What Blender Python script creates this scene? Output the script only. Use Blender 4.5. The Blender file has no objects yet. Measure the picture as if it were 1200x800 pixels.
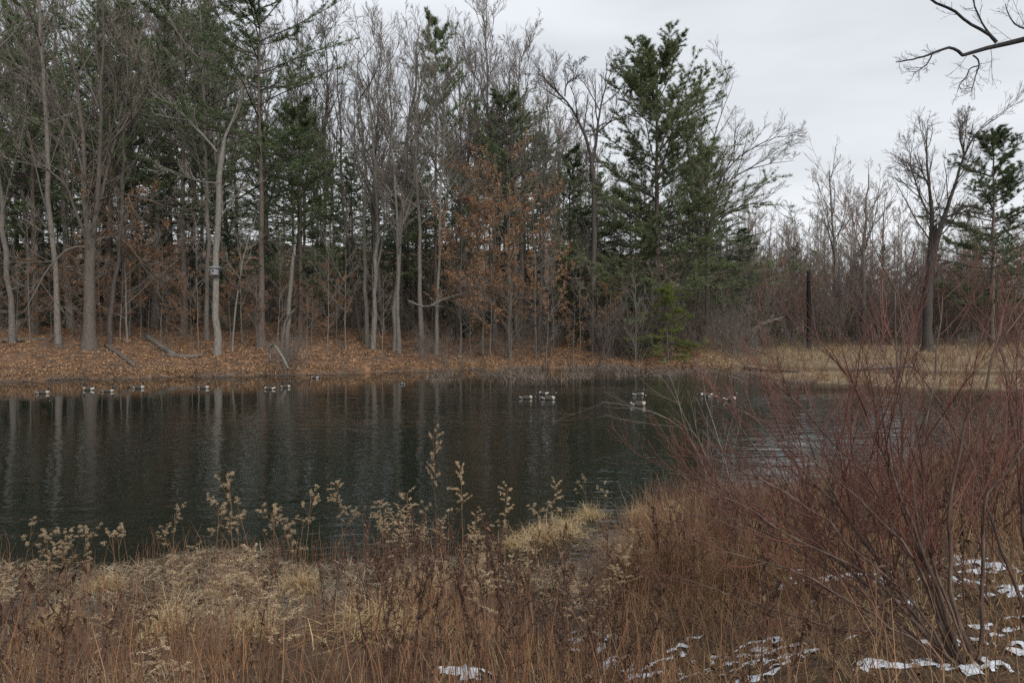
import bpy, math, random
import numpy as np

# ------------------------------------------------------------------ camera, sky, sun, exposure
sc = bpy.context.scene
COL = sc.collection
F, CX, CY, HOR = 900.0, 600.0, 400.0, 383.0          # focal length and horizon of the 1200x800 photograph
PITCH = math.atan((CY - HOR) / F)
CAM = np.array([0.0, 0.0, 3.0])
cd = bpy.data.cameras.new('camera'); cam = bpy.data.objects.new('camera', cd); COL.objects.link(cam)
cam.location = CAM; cam.rotation_euler = (math.pi / 2 - PITCH, 0, 0)
cd.sensor_width = 36; cd.lens = 36 * F / 1200; cd.clip_start = 0.05; cd.clip_end = 3000
sc.camera = cam

SUN_EL, SUN_AZ = math.radians(38), math.radians(150)
w = bpy.data.worlds.new('World'); sc.world = w; w.use_nodes = True
nt = w.node_tree; nt.nodes.clear(); N = nt.nodes.new; L = nt.links.new
out = N('ShaderNodeOutputWorld'); bg = N('ShaderNodeBackground'); bg.inputs[1].default_value = 0.1
sky = N('ShaderNodeTexSky'); sky.sky_type = 'NISHITA'; sky.sun_disc = False
sky.sun_elevation = SUN_EL; sky.sun_rotation = SUN_AZ; sky.air_density = 1.5; sky.dust_density = 3
tc = N('ShaderNodeTexCoord'); mp = N('ShaderNodeMapping'); mp.inputs['Scale'].default_value = (1.1, 1.1, 4.5)
no = N('ShaderNodeTexNoise'); no.inputs['Scale'].default_value = 1.6; no.inputs['Detail'].default_value = 5; no.inputs['Roughness'].default_value = 0.5
cr = N('ShaderNodeValToRGB')
cr.color_ramp.elements[0].position = 0.32; cr.color_ramp.elements[0].color = (3.65, 3.84, 4.1, 1)
cr.color_ramp.elements[1].position = 0.70; cr.color_ramp.elements[1].color = (5.45, 5.6, 5.85, 1)
mx = N('ShaderNodeMix'); mx.data_type = 'RGBA'; mx.inputs[0].default_value = 0.93
L(tc.outputs['Generated'], mp.inputs[0]); L(mp.outputs[0], no.inputs[0]); L(no.outputs[0], cr.inputs[0])
L(sky.outputs[0], mx.inputs[6]); L(cr.outputs[0], mx.inputs[7]); L(mx.outputs[2], bg.inputs[0]); L(bg.outputs[0], out.inputs[0])

sd = bpy.data.lights.new('sun', 'SUN'); sd.energy = 1.5; sd.angle = math.radians(40); sd.color = (1.0, 0.97, 0.93)
sun = bpy.data.objects.new('sun', sd); COL.objects.link(sun)
sun.rotation_euler = (math.pi / 2 - SUN_EL, 0, math.pi - SUN_AZ)

sc.view_settings.view_transform = 'Standard'; sc.view_settings.look = 'None'
sc.view_settings.exposure = 0.82; sc.view_settings.gamma = 1.0; sc.view_settings.use_curve_mapping = False
sc.render.engine = 'CYCLES'
sc.cycles.max_bounces = 4; sc.cycles.diffuse_bounces = 2; sc.cycles.glossy_bounces = 2
sc.cycles.transmission_bounces = 2; sc.cycles.transparent_max_bounces = 4
sc.cycles.use_denoising = False

# ------------------------------------------------------------------ helpers
def ray(px, py):
    a = (px - CX) / F; b = (CY - py) / F
    return np.array([a, math.cos(PITCH) + b * math.sin(PITCH), -math.sin(PITCH) + b * math.cos(PITCH)])
def at(px, py, D):
    d = ray(px, py); return CAM + d * (D / d[1])
def hsh(i, j, s):
    v = np.sin(i * 127.1 + j * 311.7 + s * 74.7) * 43758.5453
    return v - np.floor(v)
def vnoise(x, y, s=0):
    x = np.asarray(x, float); y = np.asarray(y, float)
    xi, yi = np.floor(x), np.floor(y); fx, fy = x - xi, y - yi
    fx = fx * fx * (3 - 2 * fx); fy = fy * fy * (3 - 2 * fy)
    a = hsh(xi, yi, s); b = hsh(xi + 1, yi, s); c = hsh(xi, yi + 1, s); d = hsh(xi + 1, yi + 1, s)
    return (a * (1 - fx) + b * fx) * (1 - fy) + (c * (1 - fx) + d * fx) * fy
def sstep(x, a, b):
    t = np.clip((x - a) / (b - a), 0, 1); return t * t * (3 - 2 * t)
def unit(v): return v / (np.linalg.norm(v, axis=-1, keepdims=True) + 1e-9)

# far and near shoreline as distance for each direction
FU = [-400, -100, 0, 300, 430, 560, 640, 720, 800, 870, 920, 1000, 1100, 1250, 1600]
FD = [37, 40, 43, 47, 50, 54, 56, 57, 56, 50, 43, 39, 38, 37, 34]
NU = [-400, 0, 150, 300, 400, 500, 560, 620, 690, 730, 800, 900, 1000, 1100, 1250, 1600]
ND = [8.6, 9.6, 9.5, 9.8, 10.3, 10.6, 10.5, 10.0, 9.7, 10.8, 13.2, 14.2, 15.2, 16.5, 18.5, 21]
def udir(x, y): return np.clip(CX + F * np.asarray(x, float) / np.maximum(y, 1.0), -400, 1600)
def far_d(x, y):
    u = udir(x, y); return np.interp(u, FU, FD) + 1.4 * (vnoise(u / 45, 0 * u, 3) - .5) + .8 * (vnoise(u / 13, 0 * u, 5) - .5) + .7 * (vnoise(u / 4.3, 0 * u, 6) - .5)
def near_d(x, y):
    u = udir(x, y); return np.interp(u, NU, ND) + 1.3 * (vnoise(np.asarray(x) * .9, np.asarray(y) * .9, 7) - .5)
def height(x, y):
    x = np.asarray(x, float); y = np.asarray(y, float); u = udir(x, y)
    d = y - far_d(x, y)
    zf = np.interp(d, [0, .35, 1.2, 8, 18, 36, 70, 120, 400], [-.05, .28, .45, 1.35, 2.55, 4.2, 9.5, 21.0, 30.0])
    zm = np.interp(d, [0, .6, 7, 8.5, 15, 17, 27, 45, 80, 130, 400], [-.04, .12, .20, -.16, -.16, .25, .75, 1.3, 3.4, 10.0, 20.0])
    k = sstep(u, 820, 890); z1 = zf * (1 - k) + zm * k
    z1 = z1 + (.42 * (vnoise(x / 3.1, y / 3.1, 11) - .5) * (1 - .7 * k) + .16 * (vnoise(x, y, 12) - .5)) * sstep(d, .5, 4)
    e = near_d(x, y) - y
    zl = np.interp(e, [0, .5, 1.8, 3.0, 4.6, 5.8, 8, 40], [-.04, .0, .005, .09, .66, 1.06, 1.3, 1.6])
    zr = np.interp(e, [0, .6, 2, 5, 8, 11, 14, 40], [-.03, .08, .22, .5, .9, 1.22, 1.32, 1.6])
    k = sstep(u, 620, 820); z2 = zl * (1 - k) + zr * k
    z2 = z2 + (.14 * (vnoise(x * 1.3, y * 1.3, 13) - .5) + .06 * (vnoise(x * 4, y * 4, 14) - .5)) * sstep(e, .0, 1.6)
    deep = np.minimum(np.minimum(-d, -e) * .18, 1.5)
    return np.where(d > 0, z1, np.where(e > 0, z2, -.05 - deep))
def hz(x, y): return float(height(np.array([x]), np.array([y]))[0])
def hit(px, py, d0=2.5, d1=140):
    D = np.concatenate([np.linspace(d0, 20, 500), np.linspace(20, d1, 2500)]); d = ray(px, py); d = d / d[1]
    X = d[0] * D; Z = CAM[2] + d[2] * D; b = np.maximum(height(X, D), 0) >= Z
    i = int(np.argmax(b)) if b.any() else len(D) - 1
    return D[i]

def make_mesh(name, V, polys, mats, smooth=True):
    """polys: list of (faces array of one corner count, material index)"""
    me = bpy.data.meshes.new(name); V = np.asarray(V, np.float32)
    me.vertices.add(len(V)); me.vertices.foreach_set('co', V.ravel())
    lv, ls, mi, n = [], [], [], 0
    for f, m in polys:
        f = np.asarray(f, np.int32); k = f.shape[1]
        lv.append(f.ravel()); ls.append(n + np.arange(len(f)) * k); n += f.size
        mi.append(np.broadcast_to(np.asarray(m, np.int32), (len(f),)))
    lv = np.concatenate(lv); ls = np.concatenate(ls); mi = np.concatenate(mi)
    me.loops.add(n); me.loops.foreach_set('vertex_index', lv.astype(np.int32))
    me.polygons.add(len(ls)); me.polygons.foreach_set('loop_start', ls.astype(np.int32))
    me.polygons.foreach_set('material_index', mi.astype(np.int32))
    me.polygons.foreach_set('use_smooth', np.full(len(ls), smooth))
    for m in mats: me.materials.append(m)
    me.update(calc_edges=True)
    return me

class Geo:
    def __init__(s): s.V, s.P, s.n = [], [], 0
    def add(s, V, faces, m=0):
        V = np.asarray(V, float).reshape(-1, 3); s.V.append(V)
        s.P.append((np.asarray(faces, np.int64) + s.n, m)); s.n += len(V)
    def also(s, faces, m=0): s.P.append((np.asarray(faces, np.int64), m))
    def tubes(s, P, R, sides=3, m=0, cap=False):
        P = np.asarray(P, float); R = np.asarray(R, float)
        if P.ndim == 2: P, R = P[None], R[None]
        if len(P) == 0: return
        n, K, _ = P.shape
        T = unit(np.gradient(P, axis=1)); mt = unit(P[:, -1] - P[:, 0])
        ref = np.where(np.abs(mt[:, 2:3]) > .8, np.array([[1., .1, 0]]), np.array([[0, .1, 1.]]))[:, None, :]
        a = unit(np.cross(T, ref)); b = np.cross(T, a)
        th = np.arange(sides) * 2 * math.pi / sides
        ring = P[:, :, None] + R[:, :, None, None] * (a[:, :, None] * np.cos(th)[:, None] + b[:, :, None] * np.sin(th)[:, None])
        idx = np.arange(n * K * sides).reshape(n, K, sides)
        f = np.stack([idx[:, :-1], np.roll(idx[:, :-1], -1, 2), np.roll(idx[:, 1:], -1, 2), idx[:, 1:]], -1).reshape(-1, 4)
        base = s.n; s.add(ring, f, m)
        if cap: s.also(base + idx[:, -1, :], m)
    def strips(s, P, W, side, m=0):
        P = np.asarray(P, float); n, K, _ = P.shape
        if n == 0: return
        o = side[:, None] * W[:, :, None] * .5
        V = np.stack([P - o, P + o], 2)
        idx = np.arange(n * K * 2).reshape(n, K, 2)
        f = np.stack([idx[:, :-1, 0], idx[:, :-1, 1], idx[:, 1:, 1], idx[:, 1:, 0]], -1).reshape(-1, 4)
        s.add(V, f, m)
    def tris(s, a, b, c, m=0):
        n = len(a); V = np.stack([a, b, c], 1); s.add(V, np.arange(n * 3).reshape(n, 3), m)
    def quads(s, a, b, c, d, m=0):
        n = len(a); V = np.stack([a, b, c, d], 1); s.add(V, np.arange(n * 4).reshape(n, 4), m)
    def box(s, c, h, m=0, rot=None):
        v = np.array([[x, y, z] for x in (-1, 1) for y in (-1, 1) for z in (-1, 1)], float) * np.array(h)
        if rot is not None: v = v @ rot.T
        s.add(v + np.array(c), [[0, 1, 3, 2], [4, 6, 7, 5], [0, 4, 5, 1], [2, 3, 7, 6], [0, 2, 6, 4], [1, 5, 7, 3]], m)
    def build(s, name, mats, smooth=True):
        return make_mesh(name, np.concatenate(s.V), s.P, mats if isinstance(mats, list) else [mats], smooth)

def tag(o, label=None, cat=None, group=None, kind=None):
    for k, v in (('label', label), ('category', cat), ('group', group), ('kind', kind)):
        if v: o[k] = v
    return o
def part(name, me, parent=None):
    o = bpy.data.objects.new(name, me); COL.objects.link(o); o.parent = parent; return o
def thing(name, label, cat, loc, rz=0, sz=1, group=None, tilt=(0, 0)):
    o = bpy.data.objects.new(name, None); COL.objects.link(o); o.empty_display_size = .1
    o.location = loc; o.rotation_euler = (tilt[0], tilt[1], rz)
    o.scale = (sz, sz, sz) if np.isscalar(sz) else sz
    return tag(o, label, cat, group)
def place(proto, name, label, cat, loc, rz=0, sz=1, group=None, tilt=(0, 0)):
    """one thing from shared meshes: proto is a list of (part name, mesh, [(sub-part name, mesh) ...])"""
    t = thing(name, label, cat, loc, rz, sz, group, tilt)
    for p in proto:
        c = part(p[0], p[1], t)
        for q in (p[2] if len(p) > 2 else []): part(q[0], q[1], c)
    return t

def mat(name, stops, scale=4.0, stretch=(1, 1, 1), rough=.85, island=False, bump=0, spec=.25, vary=0.0, detail=4, trans=0):
    """procedural: a colour ramp driven by noise (or by a random value for each loose leaf / blade), with a slight shift for each object"""
    m = bpy.data.materials.new(name); m.use_nodes = True; t = m.node_tree; N = t.nodes.new; L = t.links.new
    b = t.nodes['Principled BSDF']; b.inputs['Roughness'].default_value = rough; b.inputs['Specular IOR Level'].default_value = spec
    r = N('ShaderNodeValToRGB'); els = r.color_ramp.elements
    while len(els) < len(stops): els.new(.5)
    for e, (p, c) in zip(els, stops): e.position = p; e.color = (*c, 1)
    co = N('ShaderNodeTexCoord'); mp = N('ShaderNodeMapping'); mp.inputs['Scale'].default_value = stretch
    n = N('ShaderNodeTexNoise'); n.inputs['Scale'].default_value = scale; n.inputs['Detail'].default_value = detail; n.inputs['Roughness'].default_value = .62
    L(co.outputs['Object'], mp.inputs[0]); L(mp.outputs[0], n.inputs[0])
    if island:
        g = N('ShaderNodeNewGeometry'); a = N('ShaderNodeMath'); a.operation = 'MULTIPLY_ADD'; a.inputs[1].default_value = .45
        s_ = N('ShaderNodeMath'); s_.operation = 'MULTIPLY'; s_.inputs[1].default_value = .6
        L(g.outputs['Random Per Island'], s_.inputs[0]); L(n.outputs[0], a.inputs[0]); L(s_.outputs[0], a.inputs[2]); L(a.outputs[0], r.inputs[0])
    else: L(n.outputs[0], r.inputs[0])
    src = r.outputs[0]
    if vary:
        oi = N('ShaderNodeObjectInfo'); mr = N('ShaderNodeMapRange'); mr.inputs[3].default_value = 1 - vary; mr.inputs[4].default_value = 1 + vary
        hs = N('ShaderNodeHueSaturation'); L(oi.outputs['Random'], mr.inputs[0]); L(mr.outputs[0], hs.inputs['Value']); L(src, hs.inputs['Color']); src = hs.outputs[0]
    L(src, b.inputs['Base Color'])
    if bump:
        bp = N('ShaderNodeBump'); bp.inputs['Strength'].default_value = bump; bp.inputs['Distance'].default_value = .03
        L(n.outputs[0], bp.inputs['Height']); L(bp.outputs[0], b.inputs['Normal'])
    if trans:
        td = N('ShaderNodeBsdfTranslucent'); ms = N('ShaderNodeMixShader'); ms.inputs[0].default_value = trans
        L(src, td.inputs[0]); L(b.outputs[0], ms.inputs[1]); L(td.outputs[0], ms.inputs[2]); L(ms.outputs[0], t.nodes['Material Output'].inputs[0])
    return m

BARK = (3, 3, .55)
M = dict(
    oak=mat('oak_bark', [(.3, (.055, .046, .039)), (.7, (.165, .142, .118))], 7, BARK, bump=.9, vary=.12),
    dark=mat('dark_bark', [(.3, (.034, .029, .026)), (.7, (.105, .09, .08))], 7, BARK, bump=.9, vary=.2),
    pale=mat('pale_bark', [(.25, (.075, .068, .058)), (.5, (.165, .152, .132)), (.75, (.28, .262, .228))], 6, BARK, bump=.6, vary=.15),
    grey=mat('grey_bark', [(.3, (.075, .065, .057)), (.7, (.215, .192, .166))], 6, BARK, bump=.7, vary=.25),
    pinebark=mat('pine_bark', [(.3, (.06, .047, .040)), (.7, (.17, .135, .112))], 8, BARK, bump=1, vary=.2),
    twig=mat('grey_twig', [(.3, (.13, .108, .092)), (.7, (.24, .205, .178))], 3, vary=.2),
    darktwig=mat('dark_twig', [(.3, (.08, .066, .058)), (.7, (.16, .132, .114))], 3, vary=.2),
    paletwig=mat('pale_twig', [(.3, (.15, .135, .115)), (.7, (.27, .25, .22))], 3, vary=.15),
    maroon=mat('maroon_twig', [(.3, (.095, .070, .060)), (.7, (.20, .150, .128))], 2, vary=.25),
    needle=mat('pine_needle', [(.2, (.048, .078, .042)), (.5, (.105, .148, .072)), (.85, (.205, .235, .105))], 1.1, island=True, vary=.22, rough=.6, trans=.15),
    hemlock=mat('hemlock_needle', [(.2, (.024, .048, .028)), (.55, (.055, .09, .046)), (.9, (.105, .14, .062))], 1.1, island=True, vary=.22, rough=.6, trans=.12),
    olive=mat('olive_needle', [(.2, (.075, .10, .022)), (.6, (.15, .185, .04)), (.9, (.24, .27, .07))], 1.5, island=True, rough=.6, trans=.2),
    beech=mat('russet_leaf', [(.15, (.13, .068, .036)), (.5, (.29, .155, .08)), (.9, (.46, .29, .165))], 1.2, island=True, vary=.15, rough=.7, trans=.3),
    litter=mat('leaf_litter', [(.15, (.10, .055, .032)), (.5, (.245, .138, .074)), (.8, (.40, .25, .14)), (.95, (.50, .37, .24))], 1.0, island=True, rough=.8),
    straw=mat('straw_blade', [(.15, (.22, .14, .065)), (.5, (.45, .325, .165)), (.9, (.66, .53, .32))], .6, island=True, rough=.75, trans=.2),
    grass=mat('dead_grass', [(.1, (.10, .055, .030)), (.45, (.26, .155, .078)), (.75, (.42, .29, .155)), (.95, (.58, .46, .28))], .8, island=True, rough=.8, trans=.2),
    rust=mat('rusty_stem', [(.1, (.07, .033, .021)), (.5, (.195, .096, .055)), (.9, (.34, .20, .11))], .8, island=True, rough=.8),
    stalk=mat('dark_stalk', [(.2, (.035, .02, .016)), (.8, (.115, .06, .042))], 5, island=True, vary=.3),
    tanstem=mat('tan_stem', [(.2, (.09, .05, .028)), (.8, (.23, .14, .075))], 5, island=True, vary=.3),
    fluff=mat('seed_fluff', [(.1, (.24, .15, .085)), (.5, (.46, .34, .205)), (.9, (.68, .57, .41))], 9, island=True, rough=.9, trans=.3, vary=.15),
    curl=mat('curled_leaf', [(.1, (.03, .018, .012)), (.6, (.085, .05, .032)), (.95, (.18, .115, .07))], 9, island=True, rough=.8),
    redtwig=mat('red_twig', [(.3, (.068, .025, .020)), (.7, (.165, .066, .048))], 2.5, rough=.45, spec=.4, vary=.2),
    redstem=mat('shrub_stem', [(.3, (.042, .027, .021)), (.55, (.11, .075, .058)), (.8, (.23, .18, .14))], 9, (2, 2, .7), rough=.6, bump=.4),
    log=mat('log_wood', [(.3, (.06, .052, .045)), (.7, (.20, .175, .15))], 6, (2, 2, 2), bump=.8, vary=.2),
    post=mat('post_wood', [(.3, (.006, .005, .005)), (.7, (.018, .015, .014))], 8, BARK, bump=.4),
    tantwig=mat('tan_twig', [(.3, (.10, .060, .045)), (.7, (.24, .16, .11))], 3, vary=.2),
    black=mat('black_bark', [(.3, (.016, .015, .016)), (.7, (.055, .050, .050))], 7, BARK, bump=.8),
    tawny=mat('tawny_grass', [(.1, (.075, .040, .024)), (.5, (.21, .122, .066)), (.75, (.33, .205, .11)), (.95, (.48, .35, .21))], .8, island=True, rough=.8, trans=.2),
    marsh=mat('marsh_straw', [(.15, (.12, .08, .045)), (.5, (.29, .205, .112)), (.9, (.50, .39, .225))], .35, island=True, rough=.8, trans=.15),
    debris=mat('dead_stem', [(.2, (.06, .047, .038)), (.8, (.19, .15, .118))], 2, island=True),
    wetstraw=mat('wet_straw', [(.15, (.13, .095, .06)), (.5, (.30, .235, .155)), (.9, (.54, .45, .32))], .9, island=True, rough=.7, trans=.15),
    pineolive=mat('olive_pine_needle', [(.2, (.06, .085, .045)), (.5, (.13, .165, .08)), (.85, (.25, .265, .125))], .9, island=True, rough=.6, trans=.2),
    tin=mat('weathered_tin', [(.3, (.14, .145, .145)), (.7, (.30, .31, .31))], 10, rough=.45, spec=.5),
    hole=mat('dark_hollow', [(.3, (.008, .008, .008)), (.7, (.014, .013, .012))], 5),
    snow=mat('old_snow', [(.3, (.46, .50, .56)), (.7, (.74, .77, .81))], 25, rough=.7, bump=.5),
    gbody=mat('goose_brown', [(.3, (.03, .024, .019)), (.7, (.085, .068, .054))], 25),
    gpale=mat('goose_breast', [(.3, (.26, .235, .205)), (.7, (.42, .385, .34))], 25),
    gwhite=mat('goose_white', [(.3, (.5, .5, .48)), (.7, (.66, .66, .64))], 20),
    gblack=mat('goose_black', [(.3, (.008, .008, .009)), (.7, (.018, .017, .017))], 20, rough=.5),
)

# ------------------------------------------------------------------ ground: one sheet to the horizon
def ground_material():
    m = bpy.data.materials.new('ground_soil'); m.use_nodes = True; t = m.node_tree; N = t.nodes.new; L = t.links.new
    b = t.nodes['Principled BSDF']; b.inputs['Specular IOR Level'].default_value = .35
    co = N('ShaderNodeTexCoord'); at_ = N('ShaderNodeAttribute'); at_.attribute_name = 'zone'
    sp = N('ShaderNodeSeparateColor'); L(at_.outputs['Color'], sp.inputs[0])
    def ramp(scale, stops):
        n = N('ShaderNodeTexNoise'); n.inputs['Scale'].default_value = scale; n.inputs['Detail'].default_value = 6; n.inputs['Roughness'].default_value = .7
        r = N('ShaderNodeValToRGB'); e = r.color_ramp.elements
        while len(e) < len(stops): e.new(.5)
        for k, (p, c) in zip(e, stops): k.position = p; k.color = (*c, 1)
        L(co.outputs['Object'], n.inputs[0]); L(n.outputs[0], r.inputs[0]); return n, r
    n1, leaf = ramp(1.1, [(.30, (.045, .03, .021)), (.46, (.11, .064, .038)), (.6, (.21, .115, .06)), (.78, (.31, .20, .11))])
    n2, straw = ramp(3, [(.3, (.06, .045, .03)), (.5, (.16, .115, .065)), (.75, (.30, .22, .125))])
    n3, near = ramp(9, [(.3, (.03, .02, .013)), (.55, (.085, .055, .032)), (.8, (.17, .115, .065))])
    n4, mud = ramp(6, [(.3, (.028, .022, .017)), (.7, (.105, .088, .068))])
    def mix(f, a, c):
        x = N('ShaderNodeMix'); x.data_type = 'RGBA'; L(f, x.inputs[0]); L(a, x.inputs[6]); L(c, x.inputs[7]); return x.outputs[2]
    c = mix(sp.outputs[0], leaf.outputs[0], straw.outputs[0]); c = mix(sp.outputs[1], c, near.outputs[0]); c = mix(sp.outputs[2], c, mud.outputs[0])
    wr = N('ShaderNodeMapRange'); wr.inputs[3].default_value = .92; wr.inputs[4].default_value = .38; L(sp.outputs[2], wr.inputs[0]); L(wr.outputs[0], b.inputs['Roughness'])   # wet mud shines
    L(c, b.inputs['Base Color'])
    bp = N('ShaderNodeBump'); bp.inputs['Strength'].default_value = .8; bp.inputs['Distance'].default_value = .05
    L(n3.outputs[0], bp.inputs['Height']); L(bp.outputs[0], b.inputs['Normal'])
    return m
xs = np.unique(np.concatenate([np.linspace(-9, 14, 100), np.linspace(-60, 60, 110), np.linspace(-700, 700, 41)]))
ys = np.unique(np.concatenate([np.linspace(-200, 0, 15), np.linspace(0, 20, 90), np.linspace(20, 36, 6), np.linspace(36, 62, 100), np.linspace(62, 120, 40), np.linspace(120, 1500, 30)]))
GX, GY = np.meshgrid(xs, ys); GZ = height(GX, GY)
nx, ny = len(xs), len(ys); idx = np.arange(nx * ny).reshape(ny, nx)
gf = np.stack([idx[:-1, :-1], idx[:-1, 1:], idx[1:, 1:], idx[1:, :-1]], -1).reshape(-1, 4)
gme = make_mesh('ground', np.stack([GX, GY, GZ], -1).reshape(-1, 3), [(gf, 0)], [ground_material()])
zone = np.zeros((nx * ny, 4), np.float32); U = udir(GX, GY)
zone[:, 0] = sstep(U + 40 * (vnoise(GX / 4, GY / 4, 21) - .5), 800, 880).ravel()
zone[:, 1] = (GY < 25).ravel()
zone[:, 2] = (np.where(GY < 25, 1 - sstep(GZ, .02, .22), (1 - sstep(GZ, .0, .05)) * .3)).ravel()
ca = gme.color_attributes.new('zone', 'FLOAT_COLOR', 'POINT'); ca.data.foreach_set('color', zone.ravel())
tag(part('ground', gme), 'ground of leafy bank, straw marsh and muddy near shore', 'ground', kind='structure')

# ------------------------------------------------------------------ water
def water_material():
    m = bpy.data.materials.new('pond_water'); m.use_nodes = True; t = m.node_tree; N = t.nodes.new; L = t.links.new
    b = t.nodes['Principled BSDF']
    b.inputs['Base Color'].default_value = (.009, .0125, .0085, 1); b.inputs['Roughness'].default_value = .035; b.inputs['IOR'].default_value = 1.33
    co = N('ShaderNodeTexCoord')
    def noise(scale, stretch, detail):
        mp = N('ShaderNodeMapping'); mp.inputs['Scale'].default_value = stretch; mp.inputs['Rotation'].default_value = (0, 0, .25)
        n = N('ShaderNodeTexNoise'); n.inputs['Scale'].default_value = scale; n.inputs['Detail'].default_value = detail
        L(co.outputs['Object'], mp.inputs[0]); L(mp.outputs[0], n.inputs[0]); return n
    fine = noise(5.5, (.55, 1, 1), 2); mid = noise(1.5, (.5, 1, 1), 2); gust = noise(.07, (1, 1.6, 1), 2)
    g = N('ShaderNodeMapRange'); g.inputs[1].default_value = .38; g.inputs[2].default_value = .66; g.inputs[3].default_value = .25; g.inputs[4].default_value = 1.0
    L(gust.outputs[0], g.inputs[0])
    sx = N('ShaderNodeSeparateXYZ'); L(co.outputs['Object'], sx.inputs[0])
    lee = N('ShaderNodeMapRange'); lee.inputs[1].default_value = 22; lee.inputs[2].default_value = 48; lee.inputs[3].default_value = 1; lee.inputs[4].default_value = .06   # calm in the lee of the wood
    ax = N('ShaderNodeMath'); ax.operation = 'MULTIPLY_ADD'; ax.inputs[1].default_value = -1.3; L(sx.outputs[0], ax.inputs[0]); L(sx.outputs[1], ax.inputs[2]); L(ax.outputs[0], lee.inputs[0])
    a = N('ShaderNodeMath'); a.operation = 'MULTIPLY'; L(g.outputs[0], a.inputs[0]); L(lee.outputs[0], a.inputs[1])
    h = N('ShaderNodeMath'); h.operation = 'MULTIPLY_ADD'; h.inputs[1].default_value = 2.2; L(mid.outputs[0], h.inputs[0]); L(fine.outputs[0], h.inputs[2])
    hh = N('ShaderNodeMath'); hh.operation = 'MULTIPLY'; L(h.outputs[0], hh.inputs[0]); L(a.outputs[0], hh.inputs[1])
    bp = N('ShaderNodeBump'); bp.inputs['Strength'].default_value = 1; bp.inputs['Distance'].default_value = .023
    L(hh.outputs[0], bp.inputs['Height']); L(bp.outputs[0], b.inputs['Normal'])
    return m
wx = np.linspace(-160, 160, 33); wy = np.linspace(4, 74, 15); WX, WY = np.meshgrid(wx, wy); idx = np.arange(33 * 15).reshape(15, 33)
wme = make_mesh('pond_water', np.stack([WX, WY, 0 * WX], -1).reshape(-1, 3), [(np.stack([idx[:-1, :-1], idx[:-1, 1:], idx[1:, 1:], idx[1:, :-1]], -1).reshape(-1, 4), 0)], [water_material()])
tag(part('pond_water', wme), 'dark rippled pond water reflecting the wood', 'pond', kind='structure')

def scatter(name, label, cat, protos, pts, pid, rz, scl):
    """a mass nobody could count: copies of a few meshes instanced over points, ONE object"""
    n = len(pts); me = bpy.data.meshes.new(name); me.vertices.add(n); me.vertices.foreach_set('co', np.asarray(pts, np.float32).ravel())
    a = me.attributes.new('rot', 'FLOAT_VECTOR', 'POINT'); rot = np.zeros((n, 3), np.float32); rot[:, 2] = rz; a.data.foreach_set('vector', rot.ravel())
    a = me.attributes.new('scl', 'FLOAT_VECTOR', 'POINT'); a.data.foreach_set('vector', np.asarray(scl, np.float32).ravel())
    a = me.attributes.new('pid', 'INT', 'POINT'); a.data.foreach_set('value', np.asarray(pid, np.int32))
    o = part(name, me); tag(o, label, cat, kind='stuff')
    ng = bpy.data.node_groups.new(name, 'GeometryNodeTree'); ng.interface.new_socket('Geometry', in_out='INPUT', socket_type='NodeSocketGeometry'); ng.interface.new_socket('Geometry', in_out='OUTPUT', socket_type='NodeSocketGeometry')
    N = ng.nodes.new; L = ng.links.new; gi = N('NodeGroupInput'); go = N('NodeGroupOutput'); jn = N('GeometryNodeJoinGeometry')
    def attr(nm, ty): k = N('GeometryNodeInputNamedAttribute'); k.data_type = ty; k.inputs['Name'].default_value = nm; return k.outputs['Attribute']
    r_, s_, p_ = attr('rot', 'FLOAT_VECTOR'), attr('scl', 'FLOAT_VECTOR'), attr('pid', 'INT')
    for k, m in enumerate(protos):
        po = bpy.data.objects.new(name + '_piece', m); inf = N('GeometryNodeObjectInfo'); inf.inputs['Object'].default_value = po
        cp = N('FunctionNodeCompare'); cp.data_type = 'INT'; cp.operation = 'EQUAL'; L(p_, cp.inputs[2]); cp.inputs[3].default_value = k
        ip = N('GeometryNodeInstanceOnPoints'); L(gi.outputs[0], ip.inputs['Points']); L(cp.outputs[0], ip.inputs['Selection']); L(inf.outputs['Geometry'], ip.inputs['Instance']); L(r_, ip.inputs['Rotation']); L(s_, ip.inputs['Scale']); L(ip.outputs[0], jn.inputs[0])
    L(jn.outputs[0], go.inputs[0]); md = o.modifiers.new('scatter', 'NODES'); md.node_group = ng
    return o

# ------------------------------------------------------------------ growing branches
def resample(P, R, K=12, smooth=2):
    P = np.asarray(P, float); R = np.asarray(R, float)
    s = np.concatenate([[0], np.cumsum(np.linalg.norm(np.diff(P, axis=0), axis=1))]); t = np.linspace(0, s[-1], K)
    Q = np.stack([np.interp(t, s, P[:, k]) for k in range(3)], -1)
    for _ in range(smooth): Q[1:-1] = .25 * Q[:-2] + .5 * Q[1:-1] + .25 * Q[2:]
    return Q, np.interp(t, s, R)
def sample(P, R, pi, t):
    K = P.shape[1]; f = np.clip(t, 0, .999) * (K - 1); i = f.astype(int); g = (f - i)[:, None]
    a, b = P[pi, i], P[pi, i + 1]
    return a * (1 - g) + b * g, unit(b - a), R[pi, i] * (1 - g[:, 0]) + R[pi, i + 1] * g[:, 0]
def plen(P): return np.linalg.norm(np.diff(P, axis=1), axis=2).sum(1)
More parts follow.
